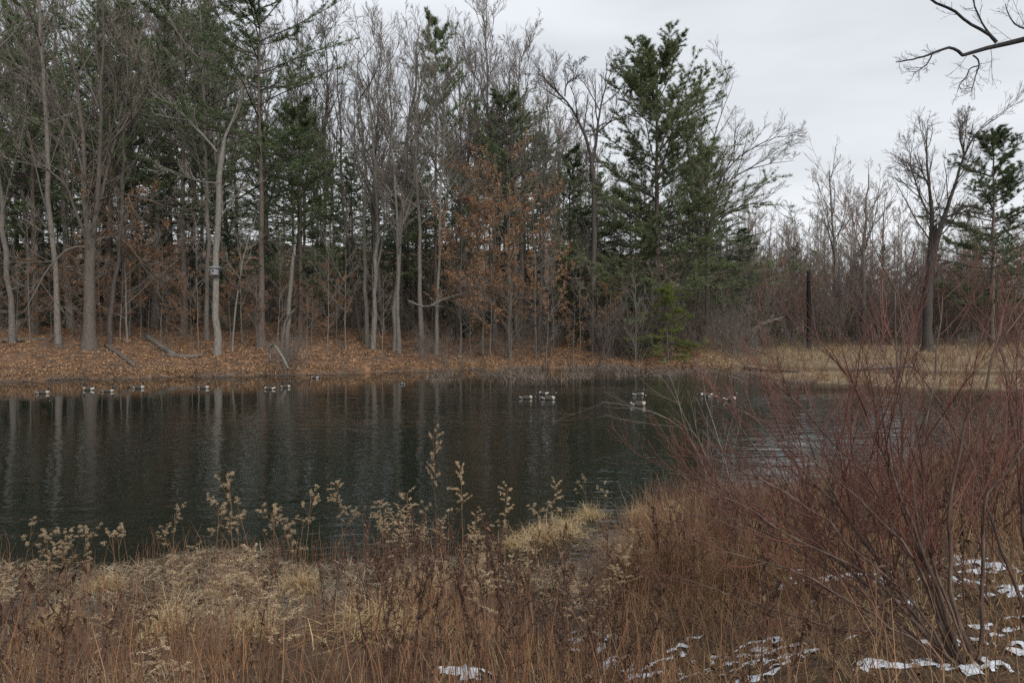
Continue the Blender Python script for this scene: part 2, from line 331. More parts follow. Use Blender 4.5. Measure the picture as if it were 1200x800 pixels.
def grow(rng, P, R, n, t0, t1, ang, asd, lr, K, wander, up, rmax, rmin, taper=.35, flat=0, shrink=.5, lmin=0, ease=1):
    """n side branches on each parent"""
    N0 = len(P); pi = np.repeat(np.arange(N0), n)
    t = t0 + (t1 - t0) * (np.tile((np.arange(n) + .5) / n, N0) + rng.uniform(-.5, .5, N0 * n) / n)
    c, T, r = sample(P, R, pi, t)
    per = rng.normal(size=(len(pi), 3)); per -= T * (per * T).sum(1, keepdims=True); per[:, 2] *= (1 - flat); per = unit(per)
    A = np.clip(rng.normal(ang, asd, len(pi)), .15, 1.9)[:, None]
    d = unit(T * np.cos(A) + per * np.sin(A))
    Ln = np.maximum(plen(P)[pi] * lr * (1 - shrink * t ** ease) * rng.uniform(.55, 1.25, len(pi)), lmin)
    pts = [c]; st = Ln / (K - 1)
    for k in range(K - 1):
        d = unit(d + wander * rng.normal(size=d.shape) + np.array([0, 0, up])); pts.append(pts[-1] + d * st[:, None])
    Q = np.stack(pts, 1)
    r0 = np.clip(np.minimum(r * .72, rmax * (.4 + .6 * Ln / (Ln.max() + 1e-6))), rmin, None)
    return Q, r0[:, None] * np.linspace(1, taper, K)[None]

def crown_mesh(name, rng, P, R, levels, mat_b, mat_t, leaves=0, leaf_mat=None, extra=None, lsz=.09):
    """branches and twigs grown on the given limbs"""
    g = Geo(); cur = (P, R); sides = [5, 4, 3, 3, 3]; last = cur
    for i, lv in enumerate(levels):
        cur = grow(rng, cur[0], cur[1], **lv); last = cur
        g.tubes(cur[0], cur[1], sides[i], 0 if i < len(levels) - 2 else 1)
    mats = [mat_b, mat_t]
    if leaves:
        Q, RR = last; pi = rng.integers(0, len(Q), leaves); t = rng.uniform(.2, 1, leaves); c, T, _ = sample(Q, RR, pi, t)
        leaf_quads(g, rng, c + rng.normal(size=c.shape) * .04, lsz, 2); mats.append(leaf_mat)
    return g.build(name, mats)
def leaf_quads(g, rng, c, sz, m, flatness=0.0):
    n = len(c); d = rng.normal(size=(n, 3)); d[:, 2] = d[:, 2] * (1 - flatness) - .35 * (1 - flatness); d = unit(d)
    s = unit(np.cross(d, rng.normal(size=(n, 3)) * np.array([1 - flatness, 1 - flatness, 1])) )
    Ls = (sz * rng.uniform(.6, 1.3, n))[:, None]; nn = np.cross(d, s)
    g.quads(c, c + d * Ls * .5 + s * Ls * .32 + nn * Ls * .12, c + d * Ls, c + d * Ls * .5 - s * Ls * .32 + nn * Ls * .12, m)

def trunk_line(rng, H, r0, K=16, lean=.03, wob=.012, rtop=.12, flare=1.35):
    z = np.linspace(0, 1, K); x = np.cumsum(rng.normal(0, wob, K)) * H * .25; y = np.cumsum(rng.normal(0, wob, K)) * H * .25
    a = rng.uniform(0, 6.28); P = np.stack([x - x[0] + math.cos(a) * lean * H * z, y - y[0] + math.sin(a) * lean * H * z, z * H - .25 * (z == 0)], -1)
    R = r0 * (1 - (1 - rtop) * z ** .85); R[0] *= flare; R[1] *= 1 + (flare - 1) * .15
    return P[None], R[None]

def bare_proto(seed, H=22, r0=.2, cb=.35, spread=.3, n1=22, up=.12, bark='grey', twig='twig', n=(6, 6, 5), leaves=0, twr=.010, ang=.65, lsz=.09):
    rng = np.random.default_rng(seed); P, R = trunk_line(rng, H, r0)
    g = Geo(); g.tubes(P, R, 9)
    q = grow(rng, P, R, n1, cb, .98, ang, .2, spread, 8, .10, up, r0 * .5, .02, .3, shrink=.45)
    g.tubes(q[0], q[1], 5); tr = g.build('trunk', M[bark])
    lv = [dict(n=n[0], t0=.15, t1=1, ang=.58, asd=.17, lr=.52, K=6, wander=.085, up=.09, rmax=.045, rmin=twr * 1.5, taper=.4),
          dict(n=n[1], t0=.15, t1=1, ang=.52, asd=.15, lr=.58, K=4, wander=.08, up=.07, rmax=.018, rmin=twr * 1.1, taper=.5),
          dict(n=n[2], t0=.2, t1=1, ang=.5, asd=.15, lr=.75, K=2, wander=.06, up=.05, rmax=.011, rmin=twr * .8, taper=.4)]
    cr = crown_mesh('crown', rng, np.concatenate([q[0]]), q[1], lv, M[bark], M[twig], leaves, M['beech'], lsz=lsz)
    return [('trunk', tr), ('crown', cr)]

def pine_meshes(seed, H=25, r0=.25, cb=.3, L0=4.2, pw=.75, needle='needle', dens=1.0, rise=(0, .7), droop=0, nl=.25, gap=.1, stubs=30, tuft_n=9, planar=.8, spacing=1.0, lineP=None):
    rng = np.random.default_rng(seed)
    P, R = trunk_line(rng, H, r0, lean=.012, wob=.006, rtop=.08) if lineP is None else lineP
    g = Geo(); g.tubes(P, R, 10); tr = g.build('trunk', M['pinebark'])
    zs = np.arange(cb * H, H * .985, spacing * (H / 25)); B0, Bd, Bl = [], [], []
    for z in zs:
        t = (z / H - cb) / (1 - cb); Ls = L0 * ((1 - t) ** pw * (.6 + .4 * min(1, t * 5 + .35)) + .13)
        for k in range(rng.integers(4, 7)):
            if rng.random() < gap * (1.6 - t): continue
            a = rng.uniform(0, 6.283); el = rise[0] + (rise[1] - rise[0]) * t + rng.normal(0, .12)
            B0.append([0, 0, z + rng.uniform(-.25, .25)]); Bd.append([math.cos(a) * math.cos(el), math.sin(a) * math.cos(el), math.sin(el)]); Bl.append(Ls * rng.uniform(.4, 1.22))
    B0 = np.array(B0); d = np.array(Bd); Bl = np.array(Bl); K = 7
    px = np.interp(B0[:, 2], P[0, :, 2], P[0, :, 0]); py = np.interp(B0[:, 2], P[0, :, 2], P[0, :, 1]); B0[:, 0] = px; B0[:, 1] = py
    pts = [B0]
    for k in range(K - 1):
        d = unit(d + .06 * rng.normal(size=d.shape) + np.array([0, 0, .05 - droop * .12])); pts.append(pts[-1] + d * (Bl / (K - 1))[:, None])
    Q = np.stack(pts, 1); QR = np.clip(Bl * .012, .012, .06)[:, None] * np.linspace(1, .3, K)[None]
    S, SR = grow(rng, Q, QR, max(4, int(9 * dens)), .25, 1, .85, .2, .38, 4, .1, .04 - droop * .06, .015, .007, .5, flat=planar, shrink=.55, lmin=.25)
    b = Geo(); b.tubes(Q, QR, 4); b.tubes(S, SR, 3)
    if stubs:
        zz = rng.uniform(.08, cb, stubs) * H; a = rng.uniform(0, 6.283, stubs); ln = rng.uniform(.4, 2.2, stubs)
        o = np.stack([np.interp(zz, P[0, :, 2], P[0, :, 0]), np.interp(zz, P[0, :, 2], P[0, :, 1]), zz], -1)
        dd = np.stack([np.cos(a), np.sin(a), rng.uniform(-.2, .15, stubs)], -1)
        X = np.stack([o + dd * (ln * k / 3)[:, None] + np.array([0, 0, -.03 * k * k]) for k in range(4)], 1)
        b.tubes(X, np.full((stubs, 4), .014) * np.linspace(1.4, .5, 4), 3)
    br = b.build('boughs', M['dark'])
    n = Geo()
    def tufts(PP, RR, per, t0):
        pi = np.repeat(np.arange(len(PP)), per); t = rng.uniform(t0, 1.02, len(pi)); c, T, _ = sample(PP, RR, pi, t)
        ci = np.repeat(np.arange(len(c)), tuft_n); m = len(ci)
        v = rng.normal(size=(m, 3)); v[:, 2] *= (1 - planar * .5); v = unit(v)
        dr = unit(T[ci] * .55 + v * .9 + np.array([0, 0, .12 - droop * .5])); ln = (nl * rng.uniform(.6, 1.3, m))[:, None]
        sd = unit(np.cross(dr, rng.normal(size=(m, 3)))) * (.006 + .031 * nl)
        o = c[ci] + rng.normal(size=(m, 3)) * .035
        n.tris(o - sd, o + sd, o + dr * ln)
    tufts(S, SR, max(4, int(8 * dens)), .12); tufts(Q, QR, max(4, int(10 * dens)), .35)
    nd = n.build('crown', M[needle], smooth=False)
    return [('trunk', tr), ('boughs', br), ('crown', nd)]

def px_poly(pts, D, base, rng=None, depth=0.0, K=12):
    """photo outline points (x, y, width) at distance D, leaning in depth along the way, as a line in metres from the base"""
    P, R = [], []; n = len(pts); L_ = 0; last = None
    for i, (x, y, w_) in enumerate(pts):
        if last is not None: L_ += math.hypot(x - last[0], y - last[1]) * D / F
        last = (x, y); DD = D + depth * L_
        P.append(at(x, y, DD) - base); R.append(w_ * .5 * DD / F)
    P, R = resample(P, R, K, 1)
    if rng is not None: P[1:-1] += rng.normal(size=(K - 2, 3)) * .018 * L_ * .15
    return P, R

def hero(name, label, basepx, trunk, limbs, bark='grey', twig='twig', seed=1, n=(7, 6, 5), D=None, leaves=0, twr=.0095, lr1=.46, side=8, tstart=.35, trunk_crown=True, up=.10, group=None, lr0=.14, lmax=3.2):
    """a tree whose trunk and main limbs follow the photograph"""
    rng = np.random.default_rng(seed); D = D or hit(*basepx); b = at(basepx[0], basepx[1], D); b[2] = hz(b[0], b[1])
    t = thing(name, label, 'tree', b, group=group)
    off = at(basepx[0], basepx[1], D)
    P, R = px_poly(trunk, D, off, rng, 0, 16); R *= .74; P[0, 2] -= .35; R[0] *= 1.35; R[1] *= 1.1
    g = Geo(); g.tubes(P, R, 12); part('trunk', g.build('trunk', M[bark]), t)
    LP, LR = [], []
    for i, lm in enumerate(limbs):
        pts, dep = lm if isinstance(lm, tuple) else (lm, rng.uniform(-.5, .5))
        q, r = px_poly(pts, D, off, rng, dep, 12); r *= .62 * np.linspace(1, .55, 12); r[-1] *= .5; LP.append(q); LR.append(r)
        g = Geo(); g.tubes(q, r, 8); part('limb', g.build('limb', M[bark]), t)
    src = LP; srr = LR
    if trunk_crown:
        k = int(16 * tstart); a, b_ = resample(P[k:], R[k:], 12, 0)
        src = LP + [a]; srr = LR + [b_]
    S = np.array(src); SR = np.array(srr); lv0 = dict(n=side, t0=.12, t1=1, ang=.68, asd=.2, lr=lr1, K=7, wander=.085, up=up, rmax=.07, rmin=.016, taper=.4)
    lv = [lv0, dict(n=n[0], t0=.15, t1=1, ang=.58, asd=.17, lr=.58, K=5, wander=.085, up=.06, rmax=.026, rmin=twr * 1.4, taper=.4),
          dict(n=n[1], t0=.2, t1=1, ang=.52, asd=.15, lr=.62, K=4, wander=.08, up=.05, rmax=.014, rmin=twr * 1.1, taper=.5),
          dict(n=n[2], t0=.2, t1=1, ang=.5, asd=.15, lr=.72, K=2, wander=.06, up=.05, rmax=.010, rmin=twr * .8, taper=.4)]
    part('crown', crown_mesh('crown', rng, S, SR, lv, M[bark], M[twig], leaves, M['beech']), t)
    return t

# ------------------------------------------------------------------ the trees one can tell apart
hero('oak_tree', 'big oak with thick trunk splitting low into many upswept stems, nearest the left bank', (105, 409),
     [(105, 409, 23), (105, 385, 19), (105, 345, 17), (106, 310, 16.5), (106, 285, 15), (106, 262, 11)],
     [([(103, 300, 11), (101, 250, 10), (99, 195, 9.5), (94, 130, 8), (86, 70, 6), (72, 0, 4), (60, -70, 2)], .1),
      ([(108, 292, 11), (114, 240, 10), (117, 170, 9), (119, 100, 7), (120, 30, 5), (124, -60, 2.5)], -.1),
      ([(109, 270, 6), (124, 215, 6), (135, 165, 5.5), (147, 105, 4.5), (165, 45, 3.5), (182, -30, 2)], .3),
      ([(120, 185, 5), (127, 165, 5), (150, 150, 4.5), (172, 115, 4), (192, 85, 3.2), (225, 50, 2.5), (262, 5, 1.5)], -.3),
      ([(102, 284, 6), (88, 245, 5.5), (74, 210, 5), (52, 196, 4), (25, 190, 3), (-25, 176, 2)], -.25),
      ([(101, 290, 5), (90, 285, 4.5), (72, 298, 4), (52, 320, 3.4), (40, 345, 2.8), (30, 366, 2.2), (2, 377, 1.5)], -.4),
      ([(112, 240, 4), (126, 228, 3.6), (148, 227, 3), (190, 240, 2.5), (240, 252, 1.5)], -.35),
      ([(110, 284, 4), (124, 275, 3.5), (147, 280, 3), (172, 318, 2.4), (190, 352, 1.5)], .3),
      ([(99, 210, 4), (84, 150, 4), (60, 110, 3.2), (30, 90, 2.5), (-20, 60, 1.5)], .3)],
     'oak', 'twig', 11, (6, 5, 4), side=9, leaves=120)
hero('slender_tree', 'slender grey tree leaning left at the photo\'s left edge', (15, 402), [(15, 402, 9), (11, 340, 8), (3, 260, 7.5), (-4, 190, 6.5), (-8, 100, 5), (-8, 0, 3)], [[(2, 255, 3), (15, 200, 3), (30, 130, 2), (36, 50, 1.2)]], 'grey', 'twig', 12, (5, 4, 3), side=9)
hero('slender_tree', 'grey tree with one bend just left of the big oak', (69, 405), [(69, 405, 9), (65, 340, 8), (60, 270, 7.5), (55, 215, 7), (52, 120, 5.5), (46, 20, 4), (44, -40, 3)], [[(59, 262, 3), (44, 210, 3), (30, 140, 2.5), (25, 60, 1.5)]], 'grey', 'twig', 13, (5, 4, 3), side=9)
hero('slender_tree', 'pale mossy trunk set back between the two leftmost trees', (36, 384), [(36, 384, 6), (33, 320, 6), (28, 240, 5.5), (27, 150, 4.5), (24, 40, 3)], [], 'pale', 'twig', 14, (5, 4, 3), side=10)
hero('slender_tree', 'thin dark tree leaning right just beside the big oak', (129, 402), [(129, 402, 7), (132, 350, 6.5), (139, 290, 6), (144, 220, 5), (146, 140, 4), (150, 40, 3)], [], 'dark', 'darktwig', 15, (5, 4, 3), side=10)
hero('slender_tree', 'thin pale sapling trunk between big oak and nest-box tree', (152, 393), [(152, 393, 3.4), (152, 340, 3), (153, 280, 2.6), (155, 220, 2)], [], 'pale', 'twig', 16, (4, 3, 3), side=9, leaves=350)
hero('nest_box_tree', 'pale straight tree carrying the grey nest box on its trunk', (255, 417), [(255, 417, 11), (254, 370, 10), (254, 300, 9.5), (256, 230, 9), (257, 178, 8), (262, 165, 4.5), (275, 140, 3.6), (284, 105, 2.8), (292, 72, 1.8)],
     [([(254, 178, 5), (240, 160, 4.2), (215, 135, 3.4), (180, 105, 2)], -.2), ([(273, 143, 3), (285, 118, 2.6), (287, 90, 2.2), (304, 76, 1.5)], .2), ([(255, 260, 2.4), (275, 230, 2), (300, 215, 1.4)], .4), ([(254, 215, 2.4), (228, 212, 2), (190, 195, 1.2)], .1)],
     'pale', 'paletwig', 17, (5, 4, 4), side=7, trunk_crown=False)
hero('slender_tree', 'dull grey tree close behind the left side of the nest-box tree', (243, 400), [(243, 400, 7), (243, 330, 6.5), (242, 240, 6), (240, 150, 5), (236, 60, 3.5), (234, -30, 2)], [[(242, 230, 2.5), (226, 160, 2.5), (215, 80, 1.5)]], 'grey', 'twig', 18, (5, 4, 3), side=10)
hero('sapling', 'thin leaning sapling between the nest-box tree and the tall pine', (272, 412), [(272, 412, 3), (275, 370, 2.7), (280, 330, 2.3), (288, 290, 1.8), (300, 255, 1)], [], 'pale', 'paletwig', 19, (4, 3, 3), side=8)
hero('maple_tree', 'straightest stem of the pale multi-stemmed maple clump on the bank', (431, 406), [(431, 406, 7), (429, 360, 6.5), (427, 300, 6), (428, 240, 5.5), (427, 185, 4.5), (424, 130, 3), (420, 60, 1.6)], [[(427, 215, 2.5), (414, 170, 2.2), (398, 120, 1.3)], [(428, 250, 2.5), (440, 200, 2.2), (452, 140, 1.3)]], 'pale', 'paletwig', 20, (5, 4, 4), side=8)
hero('maple_tree', 'pale maple stem in the clump curving right at its top', (437, 409), [(437, 409, 8), (438, 370, 7), (440, 320, 6.5), (443, 260, 5.5), (440, 210, 5), (436, 165, 3.5), (432, 90, 2)], [[(440, 320, 4.5), (450, 280, 4), (456, 220, 3.4), (452, 190, 3), (466, 150, 2)], [(442, 235, 2.5), (462, 196, 2.2), (480, 190, 1.4)]], 'pale', 'paletwig', 21, (5, 4, 4), side=8)
hero('maple_tree', 'dark thin maple stem leaning left in the pale clump', (425, 402), [(425, 402, 5), (418, 360, 4.5), (408, 300, 4), (402, 230, 3.5), (398, 150, 2.5), (394, 60, 1.5)], [], 'dark', 'twig', 22, (5, 4, 3), side=9)
hero('maple_tree', 'pale-barked tree with a fork just right of the maple clump', (463, 411), [(463, 411, 9), (464, 360, 8), (466, 310, 7.2), (470, 260, 6.5), (475, 210, 5.5), (478, 160, 4.5), (487, 90, 3), (492, 30, 1.6)], [[(470, 265, 4), (484, 245, 3.5), (500, 232, 2.6), (515, 205, 1.5)], [(476, 195, 3), (462, 165, 2.5), (446, 135, 1.5)]], 'pale', 'twig', 23, (6, 5, 4), side=9)
hero('slender_tree', 'pale bare trunk at the right edge of the russet-leaved beech', (647, 398), [(647, 398, 7), (648, 360, 6), (649, 310, 5.2), (650, 260, 4.2), (650, 200, 3), (654, 150, 2)], [], 'pale', 'twig', 24, (5, 4, 3), side=9)
hero('crooked_tree', 'tall dark crooked tree with a Y fork against the sky', (694, 411), [(694, 411, 10.5), (694, 370, 9.5), (695, 320, 9), (697, 270, 8), (696, 220, 7.5), (693, 182, 7)],
     [([(693, 185, 6.5), (686, 160, 5.8), (672, 130, 5), (662, 115, 4.6), (645, 100, 3.6), (635, 88, 2.6), (622, 78, 1.5)], -.15),
      ([(695, 190, 6), (700, 150, 5), (705, 118, 4), (712, 95, 3), (722, 70, 1.8)], .2),
      ([(662, 113, 3), (663, 98, 2.6), (674, 90, 2.2), (676, 72, 1.4)], .3),
      ([(698, 158, 3), (715, 142, 2.8), (738, 134, 2.4), (762, 133, 1.4)], -.3),
      ([(697, 300, 2.4), (688, 285, 2), (682, 262, 1.2)], .3)],
     'dark', 'darktwig', 25, (6, 5, 5), side=12, tstart=.7, up=.06)
hero('leaning_sapling', 'thin dark sapling bending right at the foot of the crooked tree', (699, 378), [(699, 378, 4), (706, 350, 3.4), (714, 325, 3), (722, 302, 2.2), (735, 290, 1.2)], [], 'dark', 'darktwig', 26, (4, 3, 3), side=8, D=54)
hero('slender_tree', 'thin pale broken-topped stem in front of the large pine crown', (763, 395), [(763, 395, 4), (768, 350, 4.5), (770, 300, 5), (769, 250, 4.5), (770, 210, 4)], [([(770, 214, 3), (760, 198, 2.6), (740, 184, 1.8)], -.2), ([(769, 300, 2), (752, 255, 2), (738, 225, 1.2)], -.3)], 'pale', 'paletwig', 27, (4, 3, 3), side=6)
hero('arching_tree', 'tree whose long bare limbs arch out right over the marsh', (812, 408), [(812, 408, 7), (822, 395, 7), (828, 375, 7), (829, 340, 6.5), (829, 300, 6.5), (831, 270, 6)],
     [([(830, 280, 5), (834, 240, 4.6), (846, 205, 4), (862, 186, 3.6), (890, 168, 3), (925, 155, 1.6)], -.25),
      ([(831, 275, 4.2), (840, 235, 3.8), (856, 208, 3.2), (888, 194, 2.6), (932, 188, 1.3)], .25),
      ([(829, 290, 4), (836, 265, 3.6), (858, 244, 3.2), (885, 238, 2.4), (930, 242, 1.3)], -.1),
      ([(828, 270, 4), (826, 230, 3.8), (832, 180, 3), (846, 130, 2.2), (860, 95, 1.3)], .3),
      ([(826, 300, 3.4), (815, 250, 3.2), (806, 200, 2.6), (815, 140, 1.6)], .2)],
     'dark', 'twig', 28, (6, 5, 5), side=11, trunk_crown=False, up=.08)
hero('leaning_tree', 'dark trunk leaning right beneath the large pine', (768, 352), [(756, 396, 6), (770, 350, 6), (785, 310, 5.5), (797, 280, 5), (812, 240, 4)], [], 'dark', 'darktwig', 29, (4, 3, 3), side=7, D=62)
hero('old_tree', 'huge old bare tree with gnarled forked trunk standing on the straw marsh', (1086, 412), [(1086, 413, 18), (1087, 385, 14.5), (1087, 350, 14), (1090, 315, 13), (1093, 292, 11), (1096, 274, 6), (1097, 262, 3)],
     [([(1090, 312, 14), (1092, 285, 11.5), (1092, 250, 9), (1088, 215, 6.5), (1086, 180, 5), (1087, 150, 3)], .1),
      ([(1091, 312, 14), (1096, 285, 12), (1106, 250, 9.5), (1118, 220, 7), (1128, 190, 6), (1132, 168, 5), (1148, 150, 3.4), (1165, 135, 2)], -.15),
      ([(1090, 215, 4), (1076, 205, 3.6), (1062, 198, 2.6), (1050, 190, 1.5)], -.3),
      ([(1088, 250, 4), (1076, 225, 3.4), (1066, 190, 2.6), (1070, 165, 1.5)], .3),
      ([(1130, 180, 4), (1124, 160, 3.6), (1126, 142, 2.4), (1136, 128, 1.4)], .2),
      ([(1106, 255, 5), (1122, 250, 4.4), (1138, 247, 3), (1152, 252, 1.4)], -.2),
      ([(1087, 340, 3), (1076, 325, 2.6), (1060, 318, 1.6)], -.4), ([(1088, 330, 3), (1102, 318, 2.6), (1118, 318, 1.6)], -.4)],
     'dark', 'darktwig', 30, (6, 5, 4), side=14, trunk_crown=False, up=.09, lr1=.44)
hero('slender_tree', 'slim bare tree rising from the far thicket near the dark post', (978, 398), [(978, 398, 4), (980, 340, 3.8), (978, 290, 3.4), (974, 240, 2.8), (972, 200, 1.6)], [[(979, 290, 2), (990, 250, 1.8), (995, 205, 1)], [(977, 280, 2), (964, 240, 1.6), (955, 200, 1)]], 'grey', 'twig', 31, (5, 5, 4), side=9, D=88)
hero('slender_tree', 'bare tree with a narrow crown between the dark post and the huge old tree', (1012, 398), [(1012, 398, 6), (1013, 350, 5.5), (1012, 300, 4.6), (1014, 250, 3.6), (1018, 200, 1.8)], [[(1012, 300, 2.5), (1000, 262, 2.2), (996, 215, 1)], [(1013, 290, 2.5), (1026, 250, 2.2), (1032, 205, 1)]], 'grey', 'twig', 32, (5, 5, 4), side=9, D=82)

# pines and other evergreens that stand out
def pine_at(name, label, basepx, topy, seed, D=None, group=None, rz=0, **kw):
    D = D or hit(*basepx); b = at(basepx[0], basepx[1], D); b[2] = hz(b[0], b[1]); H = at(basepx[0], topy, D)[2] - b[2]
    return place(pine_meshes(seed, H=H, **kw), name, label, 'tree', b, rz, 1, group)
pine_at('pine_tree', 'tall straight white pine with bare lower trunk and tiered boughs behind the snag', (306, 408), -45, 41, r0=.27, cb=.47, L0=8.6, pw=.42, rise=(-.05, .6), gap=.2, stubs=60, dens=1.5, rz=.6)
pine_at('pine_tree', 'large full-crowned pine standing against the sky behind the arching tree', (772, 398), 66, 42, r0=.34, cb=.14, L0=9.6, pw=.55, rise=(-.12, .95), gap=.09, dens=2.1, needle='pineolive', D=63, spacing=.85, nl=.26)
pine_at('pine_tree', 'cone-shaped pine at the photo\'s right edge beyond the huge old tree', (1163, 402), 166, 45, r0=.28, cb=.22, L0=9.0, pw=.7, rise=(-.1, .6), gap=.1, dens=1.6, D=74, stubs=20)
pine_at('hemlock_bush', 'small bright olive-green evergreen at the water\'s edge under the large pine', (783, 405), 338, 47, r0=.06, cb=.06, L0=2.5, pw=.45, needle='olive', rise=(-.1, .4), gap=.08, dens=.8, nl=.13, stubs=0, droop=.4, spacing=1.6, D=57.4)
pine_at('hemlock_bush', 'low dark green evergreen between crooked tree and olive evergreen', (742, 400), 340, 48, r0=.06, cb=.1, L0=1.7, pw=.5, needle='hemlock', rise=(0, .4), gap=.1, dens=.8, nl=.12, stubs=0, droop=.5, spacing=1.6, D=61)

# ------------------------------------------------------------------ the rest of the wood
rnd = random.Random(5)
BARE = [bare_proto(100 + i, 22, .17 + .03 * (i % 3), .30 + .06 * (i % 4), .26 + .05 * (i % 3), 20, .14, ('grey', 'dark', 'grey', 'pale', 'dark')[i % 5], ('twig', 'darktwig')[i % 2], (7, 6, 5)) for i in range(6)]
PINE = [pine_meshes(200 + i, 25, .26, (.32, .25, .42)[i], (7.0, 6.2, 7.6)[i], (.6, .7, .5)[i], gap=.12, rise=(-.05, .75), dens=1.25, tuft_n=6, nl=.28) for i in range(3)]
def shared_pine(label, u, D, top, k, wide=1.0):
    x = (u - CX) / F * D; z = hz(x, D); H = (at(u, top, D)[2] - z) / 25; place(PINE[k], 'pine_tree', label, 'tree', (x, D, z), u * .1, (H * wide, H * wide, H), 'pines that stand out in the wood')
shared_pine('narrow dark pine spire beside the pale forked maple', 511, 64, 20, 1, .75)
shared_pine('shorter rounded pine in the gap left of the crooked tree', 668, 72, 174, 1, 1.25)
shared_pine('tall dark pine set back left of the nest-box tree', 216, 62, -30, 0, 1.0)
shared_pine('dark green pine behind the big oak crown', 130, 60, 10, 2, 1.0)
shared_pine('dark pine filling the upper left corner behind the slender leaning tree', 42, 60, 5, 0, 1.0)
shared_pine('pine with low green boughs right of the tall straight pine', 352, 60, 120, 1, 1.2)
shared_pine('pine crown rising behind the middle russet beeches', 596, 66, 118, 2, 1.1)
shared_pine('dense pine behind the right shoulder of the large full-crowned one', 828, 70, 172, 1, 1.2)
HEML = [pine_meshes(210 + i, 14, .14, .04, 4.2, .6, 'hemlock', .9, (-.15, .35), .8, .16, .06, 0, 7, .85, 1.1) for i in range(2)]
BEECH = [bare_proto(220 + i, 7, .05, .12, .42, 16, .03, 'grey', 'twig', (5, 4, 3), 3600, .006, 1.15) for i in range(3)]
BIGB = [bare_proto(225 + i, 15, .11, .14, .36, 22, .03, 'grey', 'twig', (6, 4, 3), 8500, .008, 1.15, lsz=.125) for i in range(2)]
SAPL = [bare_proto(230 + i, 8, .045, .2, .34, 14, .1, 'grey', 'twig', (5, 4, 2), 0, .006, .8) for i in range(3)]
MARKS = [(-400, 'at the left edge of the wood'), (40, 'behind the leftmost slender trees'), (85, 'behind the big oak'), (150, 'right of the big oak'), (205, 'left of the nest-box tree'), (240, 'behind the nest-box tree'), (285, 'behind the tall straight pine'), (330, 'behind the broken snag'),
         (375, 'left of the maple clump'), (415, 'behind the maple clump'), (455, 'behind the forked pale tree'), (495, 'left of the russet beeches'), (545, 'behind the russet beeches'), (640, 'behind the pale bare trunk'), (675, 'behind the crooked tree'), (725, 'behind the large full-crowned pine'), (810, 'behind the arching tree'), (870, 'behind the straw marsh')]
def where(u): return [m for p, m in MARKS if u >= p][-1]
def depth_word(D): return 'in the front row' if D < 62 else ('mid-wood' if D < 76 else 'deep in the wood')
BK = ('grey', 'dark', 'dull grey', 'pale', 'blackish', 'ash-grey')
def top_target(u): return np.interp(u, [-300, 100, 300, 420, 480, 540, 600, 650, 700, 800, 860], [-60, -40, -10, 40, 75, 75, 90, 140, 200, 180, 240])
def ever_target(u): return np.interp(u, [-300, 60, 150, 230, 300, 420, 500, 560, 640, 680, 740, 840, 870], [40, 30, 40, 10, 120, 170, 140, 140, 170, 215, 170, 240, 290])
def put(proto, Hp, name, label, cat, u, D, top, group, lim=(.3, 2)):
    x = (u - CX) / F * D; z = hz(x, D); H = at(u, top, D)[2] - z; s = min(max(H / Hp, lim[0]), lim[1])
    return place(proto, name, label, cat, (x, D, z), rnd.uniform(0, 6.28), (s * rnd.uniform(.9, 1.05),) * 2 + (s,), group)
for i in range(58):                                   # bare trees behind the front row
    u = -170 + i * 17.6 + rnd.uniform(-9, 9); D = rnd.uniform(56, 86)
    if min(abs(u - q) for q in (306, 330, 285, 216, 130, 42, 350, 772, 750, 790, 730)) < 20: D = rnd.uniform(78, 92)
    put(BARE[i % 6], 22, 'bare_tree', f'slim bare {BK[i % 6]} tree {depth_word(D)}, {where(u)}', 'tree', u, D, float(top_target(u)) + rnd.uniform(-30, 90), 'bare trees deep in the wood')
for i, (u, D, tp) in enumerate([(580, 68, -5), (612, 72, 62), (550, 76, 70), (632, 74, 90)]):
    put(BARE[(0, 2, 5, 3)[i]], 22, 'bare_tree', ('tallest bare crown rising above the russet beeches', 'tall bare tree right of the tallest bare crown', 'bare tree with crown left of the tallest bare crown', 'bare tree nearest the sky gap left of the crooked tree')[i], 'tree', u, D, tp, 'bare trees deep in the wood')
for i in range(27):                                   # evergreens further back
    u = -200 + i * 39 + rnd.uniform(-14, 14); D = rnd.uniform(68, 104)
    put(PINE[i % 3], 25, 'pine_tree', f'dark pine {depth_word(D)}, {where(u)}', 'tree', u, D, float(ever_target(u)) + rnd.uniform(-30, 60), 'pines deep in the wood')
for i in range(96):
    u = -200 + i * 11.2 + rnd.uniform(-11, 11); D = rnd.uniform(66, 92) if i % 2 else rnd.uniform(92, 125)
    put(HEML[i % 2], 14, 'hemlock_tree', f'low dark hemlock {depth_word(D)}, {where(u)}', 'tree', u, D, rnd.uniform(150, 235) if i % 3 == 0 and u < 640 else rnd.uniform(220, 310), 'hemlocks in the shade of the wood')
for i, (u, D, tp) in enumerate([(150, 56, 215), (165, 60, 260), (100, 58, 275), (195, 62, 290), (225, 55, 318), (270, 58, 300), (300, 57, 330), (330, 60, 320), (365, 58, 330), (395, 60, 318), (20, 58, 300), (60, 60, 310), (-30, 58, 290)]):
    put(BEECH[i % 3], 7, 'beech_sapling', f'young beech holding russet leaves {depth_word(D)}, {where(u)}', 'tree', u, D, tp, 'russet beech saplings in the wood')
